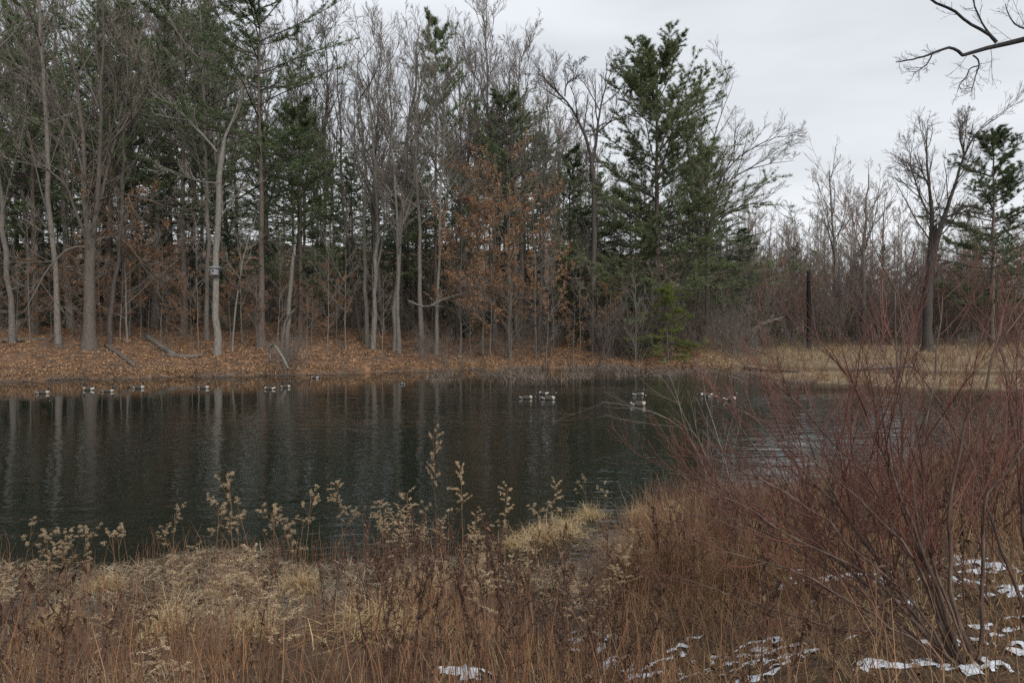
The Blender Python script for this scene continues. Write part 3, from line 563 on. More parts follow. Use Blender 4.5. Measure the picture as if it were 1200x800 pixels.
for i, (u, D, tp, lb) in enumerate([(538, 57, 240, 'russet-leaved beech beside the forked pale tree, leftmost of the leafy group'), (566, 59, 205, 'tall russet-leaved beech just left of the tallest one'), (598, 56.8, 200, 'tallest and fullest russet-leaved beech in the middle of the wood edge'), (628, 57.5, 235, 'russet-leaved beech close beside the pale bare trunk'), (575, 56.5, 270, 'low spreading russet beech at the front of the leafy group'),
                                    (672, 57.5, 352, 'low russet-leaved bush at the foot of the crooked tree'), (715, 60, 330, 'sparse russet sapling right of the crooked tree')]):
    put(BIGB[i % 2] if i < 5 else BEECH[i % 3], 15 if i < 5 else 7, 'beech_tree', lb, 'tree', u, D, tp, 'russet beeches at the wood edge', (.2, 3))
for i in range(44):
    u = -120 + i * 21 + rnd.uniform(-10, 10); D = rnd.uniform(54, 66)
    put(SAPL[i % 3], 8, 'sapling', f'thin bare sapling {depth_word(D)}, {where(u)}', 'tree', u, D, rnd.uniform(230, 330), 'bare saplings on the leafy slope')

# ------------------------------------------------------------------ far thicket and skyline on the right (one mass each)
def shrub_geo(g, rng, o, H, n, sub, m0=0, m1=1, rr=.02, spreadr=.5):
    a = rng.uniform(0, 6.283, n); t = rng.uniform(.05, spreadr, n); d = np.stack([np.cos(a) * np.sin(t), np.sin(a) * np.sin(t), np.cos(t)], -1)
    st = (H * rng.uniform(.6, 1.05, n) / 5)[:, None]; p = [np.asarray(o) + rng.normal(size=(n, 3)) * np.array([.25, .25, 0]) - np.array([0, 0, .1])]
    for k in range(5): d = unit(d + .1 * rng.normal(size=d.shape) + np.array([0, 0, .03])); p.append(p[-1] + d * st)
    P = np.stack(p, 1); R = np.full((n, 6), rr) * np.linspace(1, .35, 6); g.tubes(P, R, 3, m0)
    for k, (c, lr) in enumerate(sub):
        P, R = grow(rng, P, R, c, .2, 1, .6, .2, lr, 3 if k == 0 else 2, .12, .06, rr * .5, rr * .28, .5); g.tubes(P, R, 3, m1)
    return P, R
rng = np.random.default_rng(77)
def shrub_mesh(seed, H, n, sub, rr, spreadr, m0, m1):
    r_ = np.random.default_rng(seed); g = Geo(); shrub_geo(g, r_, (0, 0, 0), H, n, sub, rr=rr, spreadr=spreadr); return g.build('shrub', [M[m0], M[m1]])
THK = [shrub_mesh(770 + k, 10, 8, [(8, .42), (7, .45)], .045, .5, ('darktwig', 'darktwig', 'twig', 'darktwig')[k], ('maroon', 'maroon', 'maroon', 'twig')[k]) for k in range(4)]
n = 420; u = rng.uniform(815, 1520, n); D = rng.uniform(76, 106, n); x = (u - CX) / F * D; z = height(x, D); top = np.interp(u, [815, 900, 1000, 1300], [280, 285, 298, 300]) + rng.uniform(-18, 70, n)
H = np.maximum(2.5, CAM[2] + (HOR - top) / F * D - z) / 10
scatter('thicket', 'dense maroon-brown thicket behind the straw marsh', 'thicket', THK, np.stack([x, D, z], -1), rng.integers(0, 4, n), rng.uniform(0, 6.283, n), np.stack([H * .9, H * .9, H], -1))
def far_mesh(seed):
    r_ = np.random.default_rng(seed); g = Geo(); P, R = trunk_line(r_, 18, .17, 7); g.tubes(P, R, 5, 0)
    for c, lr, q in ((13, .3, .06), (7, .45, .034), (6, .55, .026)): P, R = grow(r_, P, R, c, .25, 1, .6, .2, lr, 3 if c == 13 else 2, .1, .12, q, .022, .5); g.tubes(P, R, 3, 1)
    return g.build('far_tree', [M['grey'], M['twig']])
FARM = [far_mesh(780 + k) for k in range(4)]
n = 330; u = np.where(rng.uniform(0, 1, n) < .35, rng.uniform(-300, 760, n), rng.uniform(760, 1600, n)); D = rng.uniform(108, 170, n); x = (u - CX) / F * D; z = height(x, D)
top = np.where(u > 760, 226, 130) + 45 * vnoise(u / 60, 0 * u, 4) + rng.uniform(-10, 40, n); H = (CAM[2] + (HOR - top) / F * D - z) / 18
scatter('far_wood', 'hazy mass of distant bare trees along the horizon', 'wood', FARM, np.stack([x, D, z], -1), rng.integers(0, 4, n), rng.uniform(0, 6.283, n), np.stack([H, H, H], -1))
for i in range(14):
    u = 880 + i * 42 + rnd.uniform(-14, 14); D = rnd.uniform(100, 130)
    put(PINE[i % 3], 25, 'pine_tree', 'small dark pine among the distant bare trees on the right skyline', 'tree', u, D, rnd.uniform(272, 300), 'distant pines on the right skyline')
for i in range(9):
    u = 868 + i * 42 + rnd.uniform(-12, 12); D = rnd.uniform(78, 86)
    if 1070 < u < 1105: u += 35
    put(BEECH[i % 3], 7, 'oak_sapling', 'russet-leaved sapling in the thicket behind the marsh', 'tree', u, D, rnd.uniform(290, 330), 'russet saplings in the thicket', (.2, 2))

# brush tangle under the wood edge: one mass
rng = np.random.default_rng(78); UND = [shrub_mesh(790 + k, 4, 7, [(7, .42), (6, .45)], .017, .9, 'grey', ('maroon', 'twig', 'darktwig')[k]) for k in range(3)]; pp, hh = [], []
for (u0, u1, d0, d1, n, h0, h1) in ((470, 540, 51, 58, 14, 1.5, 3), (560, 650, 56, 62, 16, 2, 4), (700, 760, 57, 64, 22, 2.0, 6), (760, 830, 59.5, 66, 26, 2.0, 6), (320, 360, 47.5, 50, 7, 1.5, 3), (-160, 470, 63, 84, 130, 2, 7), (480, 700, 64, 80, 50, 2, 7), (-100, 480, 52, 66, 22, .8, 2.6), (830, 880, 58, 74, 30, 2, 6), (860, 1480, 66, 80, 110, .7, 2.6), (880, 1480, 52, 66, 26, .4, 1.1)):
    u = rng.uniform(u0, u1, n); D = rng.uniform(d0, d1, n); x = (u - CX) / F * D; pp.append(np.stack([x, D, height(x, D)], -1)); hh.append(rng.uniform(h0, h1, n) / 4)
pp = np.concatenate(pp); hh = np.concatenate(hh)
scatter('undergrowth', 'tangle of leafless brush under the wood edge', 'brush', UND, pp, rng.integers(0, 3, len(pp)), rng.uniform(0, 6.283, len(pp)), np.stack([hh, hh, hh], -1))

# ------------------------------------------------------------------ things on the far bank
def log_thing(name, label, pts, mt='log', cat='log', seed=0, branches=0, depths=None):
    """a fallen log or branch lying along photo points (x, y, width, metres above the ground or None for on it)"""
    rng = np.random.default_rng(seed); P, R = [], []
    for i, (x, y, w_, D) in enumerate(pts):
        p = at(x, y, D); P.append(p); R.append(w_ * .5 * D / F)
    P, R = resample(P, R, 10, 1); b = P[0].copy(); P = P - b + rng.normal(size=P.shape) * .015
    g = Geo(); g.tubes(P, R, 8, 0, True); g.also(np.arange(8)[None, ::-1], 0)
    t = thing(name, label, cat, b); part('trunk' if cat == 'log' else 'stem', g.build(name, M[mt]), t)
    if branches:
        q = grow(rng, P[None], R[None], branches, .15, 1, .8, .2, .3, 5, .15, .05, R.max() * .5, .006, .4); g = Geo(); g.tubes(q[0], q[1], 4)
        q2 = grow(rng, q[0], q[1], 4, .2, 1, .7, .2, .45, 3, .15, .05, .008, .004, .5); g.tubes(q2[0], q2[1], 3)
        part('sprays', g.build('sprays', M['twig']), t)
    return t
def on(px, py, lift=0):
    D = hit(px, py); return D
log_thing('fallen_log', 'fallen log on the leaves right of the big oak, its end raised', [(172, 394, 6, on(172, 400)), (186, 404, 6, on(186, 406)), (204, 415, 6, on(204, 417))], seed=1)
log_thing('fallen_log', 'thin grey log sloping down the bank at the foot of the big oak', [(124, 404, 4.5, on(124, 406)), (140, 415, 4.5, on(140, 418)), (158, 428, 4, on(158, 430))], seed=2)
log_thing('fallen_log', 'mossy low log lying beside the nest-box tree', [(196, 416, 5, on(196, 418)), (222, 418, 5, on(222, 420)), (240, 416, 4, on(240, 418))], seed=3)
log_thing('fallen_log', 'dark log on the leaves behind the two leftmost trees', [(2, 399, 4, on(2, 401)), (30, 398, 4, on(30, 400)), (64, 397, 3.4, on(64, 399))], 'dark' if False else 'log', seed=4)
log_thing('fallen_branch', 'bleached branch arching down to the water beside the snag', [(318, 424, 3, 47.5), (314, 405, 3.2, 47.6), (320, 400, 3.4, 47.5), (328, 412, 3.2, 47), (338, 432, 3, 46.5)], 'pale', 'branch', 5, 3)
log_thing('fallen_branch', 'dead bough sloping through the brush behind the forked pale tree', [(478, 352, 2.6, 54), (498, 362, 2.4, 54), (520, 350, 2.2, 55), (552, 342, 1.6, 56)], 'log', 'branch', 6, 6)
log_thing('fallen_log', 'log lying behind the pale trunk beside the russet bush', [(606, 391, 4, on(606, 393)), (630, 394, 4, on(630, 396)), (652, 398, 3, on(652, 400))], seed=7)
log_thing('fallen_branch', 'pale fallen limb in front of the thicket right of the arching tree', [(850, 400, 3.5, 70), (876, 392, 3, 70), (892, 378, 2.6, 71), (918, 372, 1.6, 72)], 'log', 'branch', 8, 5)
log_thing('fallen_log', 'long grey weathered log lying across the straw marsh', [(990, 433, 3.5, on(990, 434)), (1030, 431, 4.2, on(1030, 434)), (1074, 429, 3, on(1074, 432))], 'log', seed=9, branches=3)
log_thing('fallen_log', 'dark waterlogged log at the straw edge left of the post', [(872, 431, 4, on(872, 432)), (900, 434, 4.5, on(900, 435)), (935, 436, 3.5, on(935, 437))], 'dark', seed=10)

# the snag
D = hit(336, 424); b = at(336, 424, D); b[2] = hz(b[0], b[1])
t = thing('broken_snag', 'broken dead snag with splintered pale top at the water\'s edge', 'tree', b)
P, R = px_poly([(336, 424, 6), (337, 390, 5.4), (339, 350, 4.8), (342, 315, 4.4), (345, 292, 2.6)], D, at(336, 424, D), np.random.default_rng(3)); P[0, 2] -= .3
g = Geo(); g.tubes(P, R, 9); part('trunk', g.build('trunk', M['log']), t)
g = Geo(); rr = np.random.default_rng(4); o = np.repeat(P[-1][None], 5, 0) + rr.normal(size=(5, 3)) * .05
g.tubes(np.stack([o - [0, 0, .4], o + rr.normal(size=(5, 3)) * .03, o + np.stack([rr.normal(size=5) * .04, rr.normal(size=5) * .04, rr.uniform(.15, .5, 5)], -1)], 1), np.tile([[.06, .05, .008]], (5, 1)), 4); part('splinter', g.build('splinter', M['pale']), t)
P2, R2 = px_poly([(330, 424, 3.5), (331, 400, 3.2), (334, 375, 2.8), (346, 362, 2.2)], D - .3, at(336, 424, D)); g = Geo(); g.tubes(P2, R2, 6); part('stem', g.build('stem', M['grey']), t)

# nest box fixed to its tree
D = hit(255, 417); c = at(251.5, 317, D - .42); t = thing('nest_box', 'grey metal nest box with overhanging lid fixed to the pale straight trunk', 'nest box', c - np.array([0, 0, .36]))
def ring(g, prof, sides=16, m=0):
    th = np.arange(sides) * 2 * math.pi / sides; V = np.array([[r * math.cos(a), r * math.sin(a), z] for r, z in prof for a in th]); i = np.arange(len(prof) * sides).reshape(len(prof), sides)
    g.add(V, np.stack([i[:-1], np.roll(i[:-1], -1, 1), np.roll(i[1:], -1, 1), i[1:]], -1).reshape(-1, 4), m)
g = Geo(); ring(g, [(.001, .0), (.24, .0), (.27, .05), (.28, .3), (.28, .52)]); bo = part('body', g.build('body', M['tin']), t)
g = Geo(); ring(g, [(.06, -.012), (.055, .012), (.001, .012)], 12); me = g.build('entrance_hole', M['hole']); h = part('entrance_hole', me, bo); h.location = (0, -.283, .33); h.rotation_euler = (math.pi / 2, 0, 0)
g = Geo(); ring(g, [(.34, .51), (.40, .53), (.40, .57), (.30, .62), (.001, .66)]); part('lid', g.build('lid', M['tin']), t)
g = Geo(); ring(g, [(.30, .07), (.33, .08), (.33, .13), (.29, .14)]); part('rim', g.build('rim', M['tin']), t)
g = Geo(); g.box((0, .36, .3), (.05, .1, .28)); part('bracket', g.build('bracket', M['log'], False), t)

# dark post
D = 74; b = at(948, 405, D); b[2] = hz(b[0], b[1]); Hp = at(948, 317, D)[2] - b[2]
t = thing('wooden_post', 'tall black wooden post standing upright on the straw marsh', 'post', b, tilt=(0, -.012))
g = Geo(); z = np.array([-.6, .3, Hp * .4, Hp * .7, Hp - .06, Hp]); rr_ = np.array([.235, .22, .205, .21, .195, .12])
g.tubes(np.stack([np.array([0, 0, .02, -.01, .015, .03]), 0 * z, z], -1)[None], rr_[None], 9, 0, True); part('shaft', g.build('shaft', M['post']), t)
for zz in (Hp * .18, Hp * .86):
    g = Geo(); ring(g, [(.205, -.06), (.222, -.055), (.222, .055), (.205, .06)]); o = part('iron_band', g.build('iron_band', M['hole']), t); o.location = (0, 0, zz)

# ------------------------------------------------------------------ geese
def goose_mesh(seed, head=0.0, tuck=0.0):
    # one loft from tail along the body, up the neck to the head and bill: (forward, up, half width, half height)
    S = [(-.46, .16, .01, .008), (-.40, .15, .05, .025), (-.32, .13, .11, .06), (-.20, .09, .165, .11), (-.05, .07, .195, .145), (.10, .065, .195, .15), (.20, .08, .165, .135),
         (.262, .125, .115, .10), (.285, .19, .07, .072), (.287, .26, .05, .05), (.283, .33, .042, .042), (.285, .40, .040, .040), (.297, .445, .045, .045), (.325, .470, .046, .046), (.36, .470, .040, .038), (.39, .462, .026, .022), (.42, .456, .022, .014), (.445, .452, .012, .007), (.45, .451, .001, .001)]
    S = np.array(S); K = len(S); nx_ = 14
    if head:                                            # head carried lower and further forward
        k = np.clip((np.arange(K) - 7) / 6, 0, 1); S[:, 1] -= head * .22 * k; S[:, 0] += head * .10 * k
    C = np.stack([S[:, 0], 0 * S[:, 0], S[:, 1]], -1); T = unit(np.gradient(C, axis=0)); B = np.cross(T, [0, 1, 0]); th = np.arange(nx_) * 2 * math.pi / nx_
    V = C[:, None] + S[:, 2][:, None, None] * np.cos(th)[None, :, None] * np.array([0, 1, 0]) + S[:, 3][:, None, None] * np.sin(th)[None, :, None] * B[:, None]
    i = np.arange(K * nx_).reshape(K, nx_); P = []
    up_ = np.abs(np.sin(th + math.pi / nx_)) > 0
    side_mat = {0: 3, 1: 3, 2: 2, 3: 0, 4: 0, 5: 0, 6: 1, 7: 1, 8: 3}
    for k in range(K - 1):
        f = np.stack([i[k], np.roll(i[k], -1), np.roll(i[k + 1], -1), i[k + 1]], -1); m = np.full(nx_, side_mat.get(k, 3)); mid = th + math.pi / nx_
        dn = V[k].mean(0)[2] - V[k][:, 2] > 0
        if k in (1, 2): m = np.where(V[i[k] % (K * nx_) // nx_, :, 2][0] > C[k, 2] + .012, 3, 2)
        if k == 13: m = np.where(np.abs(np.cos(mid)) > .8, 2, 3)
        P.append((f, m))
    return make_mesh('goose', V.reshape(-1, 3), P, [M['gbody'], M['gpale'], M['gwhite'], M['gblack']])
GM = [goose_mesh(0), goose_mesh(1, .5), goose_mesh(2, 1.5)]
geese = [(51, 461, .2, 0, 'leftmost goose, alone near the left end of the flock', 1), (104, 457, math.pi, 0, 'goose left of the close pair at the left, breast facing left', 1), (127, 459, .1, 0, 'goose swimming close behind the left-facing goose', 1), (163, 455, .05, 0, 'goose with raised black neck, right of the close pair at left', 1),
         (239, 455, .0, 0, 'lone goose floating below the nest-box tree', 1), (316, 456, math.pi - .1, 1, 'left-facing goose below the tall pine', 1.05), (335, 454, .2, 0, 'goose just right of the one below the tall pine', .85), (369, 443, 2.9, 2, 'small pale goose close to the bank right of the snag', .9),
         (472, 450, 1.9, 2, 'pale goose turned away below the forked pale tree', .85), (504, 442, .2, 2, 'pale goose against the bank before the dead stems', .8), (617, 467, .1, 2, 'goose with lowered head, left of the trio by the stems', 1.05), (637, 462, 2.6, 2, 'rear goose of the trio beside the dead stems', .9), (643, 468, .1, 1, 'front right goose of the trio beside the dead stems', 1.05),
         (748, 463, .2, 0, 'upper goose of the pair seen through the bare twigs', 1), (748, 475, .1, 0, 'lower goose of the pair seen through the bare twigs', 1.1), (827, 464, 3.0, 2, 'goose with low head, left of the trio near the marsh', 1), (836, 466, .3, 1, 'middle goose of the trio near the marsh', .9), (855, 469, .1, 1, 'rightmost goose of the flock, near the marsh', 1.05)]
for i, (x, y, rz, k, lb, s) in enumerate(geese):
    d = ray(x, y); D = -CAM[2] / d[2] * d[1]; p = at(x, y, D)
    o = part('goose', GM[k]); tag(o, lb, 'goose', 'geese on the pond'); o.location = (p[0], D, .0); o.rotation_euler = (0, 0, rz + .15 * math.sin(i * 3.1)); o.scale = (s * .74, s * .74, s * (.68 + .1 * math.sin(i * 2.3)))

# ------------------------------------------------------------------ leaf litter, straw, stems in the water
rng = np.random.default_rng(90)
def far_points(n, u0, u1, d0, d1, pw=1.0):
    u = rng.uniform(u0, u1, n); e = d0 + (d1 - d0) * rng.uniform(0, 1, n) ** pw
    D0 = np.interp(u, FU, FD); y = D0 + e; x = (u - CX) / F * y
    for _ in range(2): y = far_d(x, y) + e; x = (u - CX) / F * y
    return x, y, height(x, y), u
x, y, z, u = far_points(70000, -220, 860, .1, 26, 1.5); g = Geo()
k = vnoise(x / 1.6, y / 1.6, 61) + .5 * vnoise(x * 1.7, y * 1.7, 62) > rng.uniform(.25, .75, len(x)); x, y, z = x[k], y[k], z[k]
leaf_quads(g, rng, np.stack([x, y, z + .02 + rng.exponential(.03, len(x)) + .10 * vnoise(x / 1.6, y / 1.6, 61) ** 2], -1), .13, 0, .6)
tag(part('leaf_litter', g.build('leaf_litter', M['litter'], False)), 'fallen russet leaves carpeting the far bank', 'leaves', kind='stuff')
def blades(g, rng, x, y, z, ln, wd, lean, bend, m=0, K=4):
    n = len(x); a = rng.uniform(0, 6.283, n); le = np.abs(rng.normal(0, lean, n)) if lean < 1.2 else rng.normal(lean, .14, n); d = np.stack([np.cos(a) * np.sin(le), np.sin(a) * np.sin(le), np.cos(le)], -1)
    o = np.stack([x, y, z], -1); Ls = ln * rng.uniform(.5, 1.3, n); bd = np.abs(rng.normal(0, bend, n)); p = [o]
    hd = np.stack([np.cos(a), np.sin(a), 0 * a], -1)
    for k in range(K - 1):
        d = unit(d + hd * bd[:, None] * .5 + np.array([0, 0, -1]) * bd[:, None] * (.25 + .3 * k) + rng.normal(size=d.shape) * .05); p.append(p[-1] + d * (Ls / (K - 1))[:, None])
    P = np.stack(p, 1); P[:, 1:, 2] = np.maximum(P[:, 1:, 2], (z + .01)[:, None])
    b = a + rng.uniform(.8, 2.3, n); sd = np.stack([np.cos(b), np.sin(b), 0 * b], -1)
    W = (wd * rng.uniform(.6, 1.4, n))[:, None] * np.linspace(1, .15, K)[None]; g.strips(P, W, sd, m)
x, y, z, u = far_points(34000, 800, 1500, .05, 44, 1.3); g = Geo(); k = (z < 2.4) & (vnoise(x / 2.2, y / 1.0, 31) > .30); e = y - far_d(x, y); k &= (e < 9) | (e > 15.5); q = k & (e < 20); blades(g, rng, x[q], y[q], z[q], .22, .03, 1.0, .7, 0, 3); q = k & (e >= 20); blades(g, rng, x[q], y[q], z[q], .5, .04, .8, .7, 0, 3); q = k & (vnoise(x / 1.3, y / 1.9, 71) > .66); blades(g, rng, x[q], y[q], z[q], .62, .03, .45, .5, 1, 3)
x, y, z, u = far_points(3000, -250, 860, .0, .9); k = vnoise(u / 9, 0 * u, 8) > .42; blades(g, rng, x[k], y[k], z[k], .36, .03, .8, .8, 0, 3)
tag(part('marsh_straw', g.build('marsh_straw', [M['marsh'], M['tawny']], False)), 'flattened pale straw covering the marsh and bank edge', 'straw', kind='stuff')
g = Geo()                                               # dead stems standing in the shallows below the far bank
for (u0, u1, e0, e1, n) in ((505, 730, -11, -.2, 5200), (700, 880, -10, -.2, 4200), (560, 720, -14, -6, 900), (880, 960, -6, 0, 300)):
    x, y, z, u = far_points(n, u0, u1, e0, e1); k = vnoise(x / 1.4, y / 2.6, 33) + .25 * vnoise(x * 2, y * 2, 34) > .74; x, y = x[k], y[k]; m = len(x)
    o = np.stack([x, y, 0 * x - .05], -1); d = unit(rng.normal(size=(m, 3)) * [.9, .9, .5] + [0, 0, .9]); ln = rng.uniform(.12, .5, m)[:, None]
    g.tubes(np.stack([o, o + d * ln * .6, o + (d + rng.normal(size=(m, 3)) * .3) * ln], 1), np.tile([[.022, .018, .011]], (m, 1)), 3)
tag(part('dead_stems', g.build('dead_stems', M['debris'])), 'dead brown stems poking from the shallows below the far bank', 'stems', kind='stuff')

g = Geo(); x, y, z, u = far_points(1500, -250, 900, -.6, 14, 2.2); n = len(x)           # sticks and roots strewn along the far shore
a = rng.uniform(0, 6.283, n); ln = rng.exponential(.5, n) + .25; d = np.stack([np.cos(a), np.sin(a), rng.normal(.05, .22, n)], -1) * ln[:, None]; o = np.stack([x, y, np.maximum(z, 0) + .04], -1)
g.tubes(np.stack([o, o + d * .4 + rng.normal(size=(n, 3)) * .05, o + d * .75 + rng.normal(size=(n, 3)) * .08, o + d], 1), (.008 + .022 * rng.uniform(0, 1, n) ** 2)[:, None] * np.array([[1, .9, .7, .4]]), 4)
tag(part('bank_debris', g.build('bank_debris', M['log'])), 'sticks and roots strewn along the far bank and waterline', 'sticks', kind='stuff')

# ------------------------------------------------------------------ near bank
rng = np.random.default_rng(300)
def near_points(n, u0, u1, e0, e1, y0=2.6, y1=21):
    """points spread evenly over the near bank, e = metres back from the water's edge"""
    X, Y = [], []; got = 0
    while got < n:
        x = rng.uniform(-10, 16, n * 3); y = rng.uniform(y0, y1, n * 3); e = near_d(x, y) - y; uu = CX + F * x / y
        k = (e > e0) & (e < e1) & (uu > u0) & (uu < u1); X.append(x[k]); Y.append(y[k]); got += k.sum()
        if k.sum() == 0: break
    x = np.concatenate(X)[:n]; y = np.concatenate(Y)[:n]
    return x, y, height(x, y), CX + F * x / y
def vpix(x, y, z): return HOR + (CAM[2] - z) * F / y

# dead grass over the whole bank
g = Geo()
x, y, z, u = near_points(34000, -260, 1460, .15, 20); k = vnoise(x * 1.1, y * 1.1, 41) + .5 * vnoise(x * 4, y * 4, 42) > .42
k &= rng.uniform(0, 1, len(x)) < np.where(y > 9, .75, 1)
e = near_d(x, y) - y; wet = (u < 740) & (e < 3.5); k &= ~(wet & (rng.uniform(0, 1, len(x)) < .93)); q = k & wet; blades(g, rng, x[q], y[q], z[q],   .22, .006, .7, .5, 0, 3); q = k & ~wet; blades(g, rng, x[q], y[q], z[q], .30, .0055, .6, .6, 1, 3)
x, y, z, u = near_points(15000, 480, 1460, 3, 20, 2.8, 8); blades(g, rng, x, y, z, .15, .005, .75, .6, 0, 3)
x, y, z, u = near_points(14000, 735, 1300, .3, 9, 5); k = vnoise(x * .9, y * .9, 43) > .40; blades(g, rng, x[k], y[k], z[k], .50, .0055, .5, .65, 1)      # tall tawny grass on the right
for u0, u1, n in ((1460, 3200, 11000), (-1800, -260, 7000)):                                  # beside the view too
    x, y, z, u = near_points(n, u0, u1, .2, 20, 1.5); blades(g, rng, x, y, z, .32, .006, .55, .55, 1, 3)
tag(part('dry_grass', g.build('dry_grass', [M['grass'], M['tawny']], False)), 'dead brown grass covering the near bank', 'grass', kind='stuff')
# pale straw lying flat in the wet margin
g = Geo()
x, y, z, u = near_points(30000, -260, 900, -.3, 4.6); z = np.maximum(z, .012); k = vnoise(x * .8, y * 1.6, 44) + .4 * vnoise(x * 3, y * 3, 45) > .80 - .10 * (u < 330); blades(g, rng, x[k], y[k], z[k], .26, .0075, 1.35, .5, 0, 3)
tag(part('matted_straw', g.build('matted_straw', M['wetstraw'], False)), 'pale straw lying matted in the wet near margin', 'straw', kind='stuff')
# thin stems too many to count
g = Geo()
def stems(x, y, z, h, r, lean=.1):
    n = len(x); o = np.stack([x, y, z - .03], -1); d = unit(np.stack([rng.normal(0, lean, n), rng.normal(0, lean, n), np.ones(n)], -1)); hh = h * rng.uniform(.5, 1.2, n)[:, None]
    P = np.stack([o, o + d * hh * .35, o + (d + rng.normal(size=d.shape) * .04) * hh * .7, o + (d + rng.normal(size=d.shape) * .09) * hh], 1)
    g.tubes(P, (r * rng.uniform(.6, 1.3, n))[:, None] * np.array([[1, .9, .75, .4]]), 3)
x, y, z, u = near_points(6400, -260, 780, .1, 8, 2.6); k = vnoise(x * .9, y * .9, 46) > .38; e = near_d(x, y) - y; k &= (e > 3.2) | (rng.uniform(0, 1, len(x)) < .55); stems(x[k], y[k], z[k], .52, .0027)
x, y, z, u = near_points(3900, 700, 2400, .2, 16, 2.2); k = vnoise(x * .9, y * .9, 47) > .35; stems(x[k], y[k], z[k], .62, .0028, .2)
tag(part('weed_stems', g.build('weed_stems', M['rust'])), 'countless thin rust-brown weed stems on the near bank', 'stems', kind='stuff')
# fallen brown leaves
g = Geo(); x, y, z, u = near_points(5000, -260, 1460, .6, 14, 2.6, 10); leaf_quads(g, rng, np.stack([x, y, z + .02 + rng.exponential(.03, len(x))], -1), .055, 0, .5)
tag(part('fallen_leaves', g.build('fallen_leaves', M['curl'], False)), 'small dark dead leaves among the near weeds', 'leaves', kind='stuff')

# snow patches
sx_ = np.arange(-1.2, 6.2, .022); sy_ = np.arange(3.0, 8.5, .022); SX, SY = np.meshgrid(sx_, sy_); SZ = height(SX, SY); SU = CX + F * SX / SY; SV = vpix(SX, SY, SZ)
wt = np.zeros_like(SX)
for (a, b_, ra, rb, s_) in ((690, 752, 36, 15, 1.3), (760, 790, 70, 16, .8), (545, 792, 42, 12, .8), (880, 775, 110, 26, .66), (1010, 775, 120, 36, .5), (1010, 690, 130, 30, .50), (1170, 680, 70, 50, .68), (1160, 760, 80, 40, .5), (1250, 720, 90, 90, .55), (830, 700, 40, 10, .3)):
    wt = np.maximum(wt, s_ * np.exp(-((SU - a) / ra) ** 2 - ((SV - b_) / rb) ** 2))
nz = .34 * vnoise(SX * 3, SY * 7, 51) + .36 * vnoise(SX * 8, SY * 18, 52) + .30 * vnoise(SX * 24, SY * 40, 53)
msk = np.where(wt > .15, wt * .8 + (nz - .5) * 2.6 - .57, -1)
top = SZ - .008 + .026 * np.clip(msk * 2.2, -.2, 1) ** 1.0 + .012 * vnoise(SX * 30, SY * 30, 54)
ny_, nx_ = SX.shape; idx = np.arange(nx_ * ny_).reshape(ny_, nx_)
c4 = np.stack([idx[:-1, :-1], idx[:-1, 1:], idx[1:, 1:], idx[1:, :-1]], -1).reshape(-1, 4); keep = (msk.ravel()[c4] > -.05).all(1); c4 = c4[keep]
us, inv = np.unique(c4, return_inverse=True); sme = make_mesh('snow', np.stack([SX, SY, top], -1).reshape(-1, 3)[us], [(inv.reshape(-1, 4), 0)], [M['snow']])
tag(part('snow', sme), 'thin patches of old snow between the near weeds', 'snow', kind='stuff')

# ---- weeds one can tell apart
def weed_stem(g, rng, H, r, lean=.06, K=7):
    z_ = np.linspace(0, 1, K); a = rng.uniform(0, 6.28); bx, by = rng.normal(0, lean, 2)
    P = np.stack([bx * z_ ** 1.6 * H, by * z_ ** 1.6 * H, z_ * H], -1); P[1:] += rng.normal(size=(K - 1, 3)) * .006; P[0, 2] -= .06
    R = r * np.linspace(1, .5, K); g.tubes(P[None], R[None], 4); return P[None], R[None]
def fluff(g, rng, c, rad, per, sz):
    n = len(c); ci = np.repeat(np.arange(n), per); v = rng.normal(size=(len(ci), 3)); v = unit(v) * (rng.uniform(.2, 1, len(ci)) ** .5)[:, None]; v[:, 2] *= .75
    o = c[ci] + v * rad; d = unit(v + rng.normal(size=v.shape) * .6) * (sz * rng.uniform(.6, 1.4, len(ci)))[:, None]; s_ = unit(np.cross(d, rng.normal(size=d.shape))) * sz * .38
    g.tris(o - s_, o + s_, o + d)
def curled(g, rng, P, R, n, t0, t1, sz):
    c, T, _ = sample(P, R, np.zeros(n, int), rng.uniform(t0, t1, n)); a = rng.uniform(0, 6.283, n); h = np.stack([np.cos(a), np.sin(a), 0 * a], -1)
    d = unit(h + np.stack([0 * a, 0 * a, rng.uniform(-1.6, .3, n)], -1)); ln = (sz * rng.uniform(.5, 1.3, n))[:, None]
    m = c + d * ln * .5 + rng.normal(size=(n, 3)) * .004; e = m + unit(d + np.array([0, 0, -.9])) * ln * .5; s_ = unit(np.cross(d, rng.normal(size=(n, 3))))
    PP = np.stack([c, m, e], 1); W = ln * np.array([[.08, .30, .05]]); g.strips(PP, W, s_, 0)
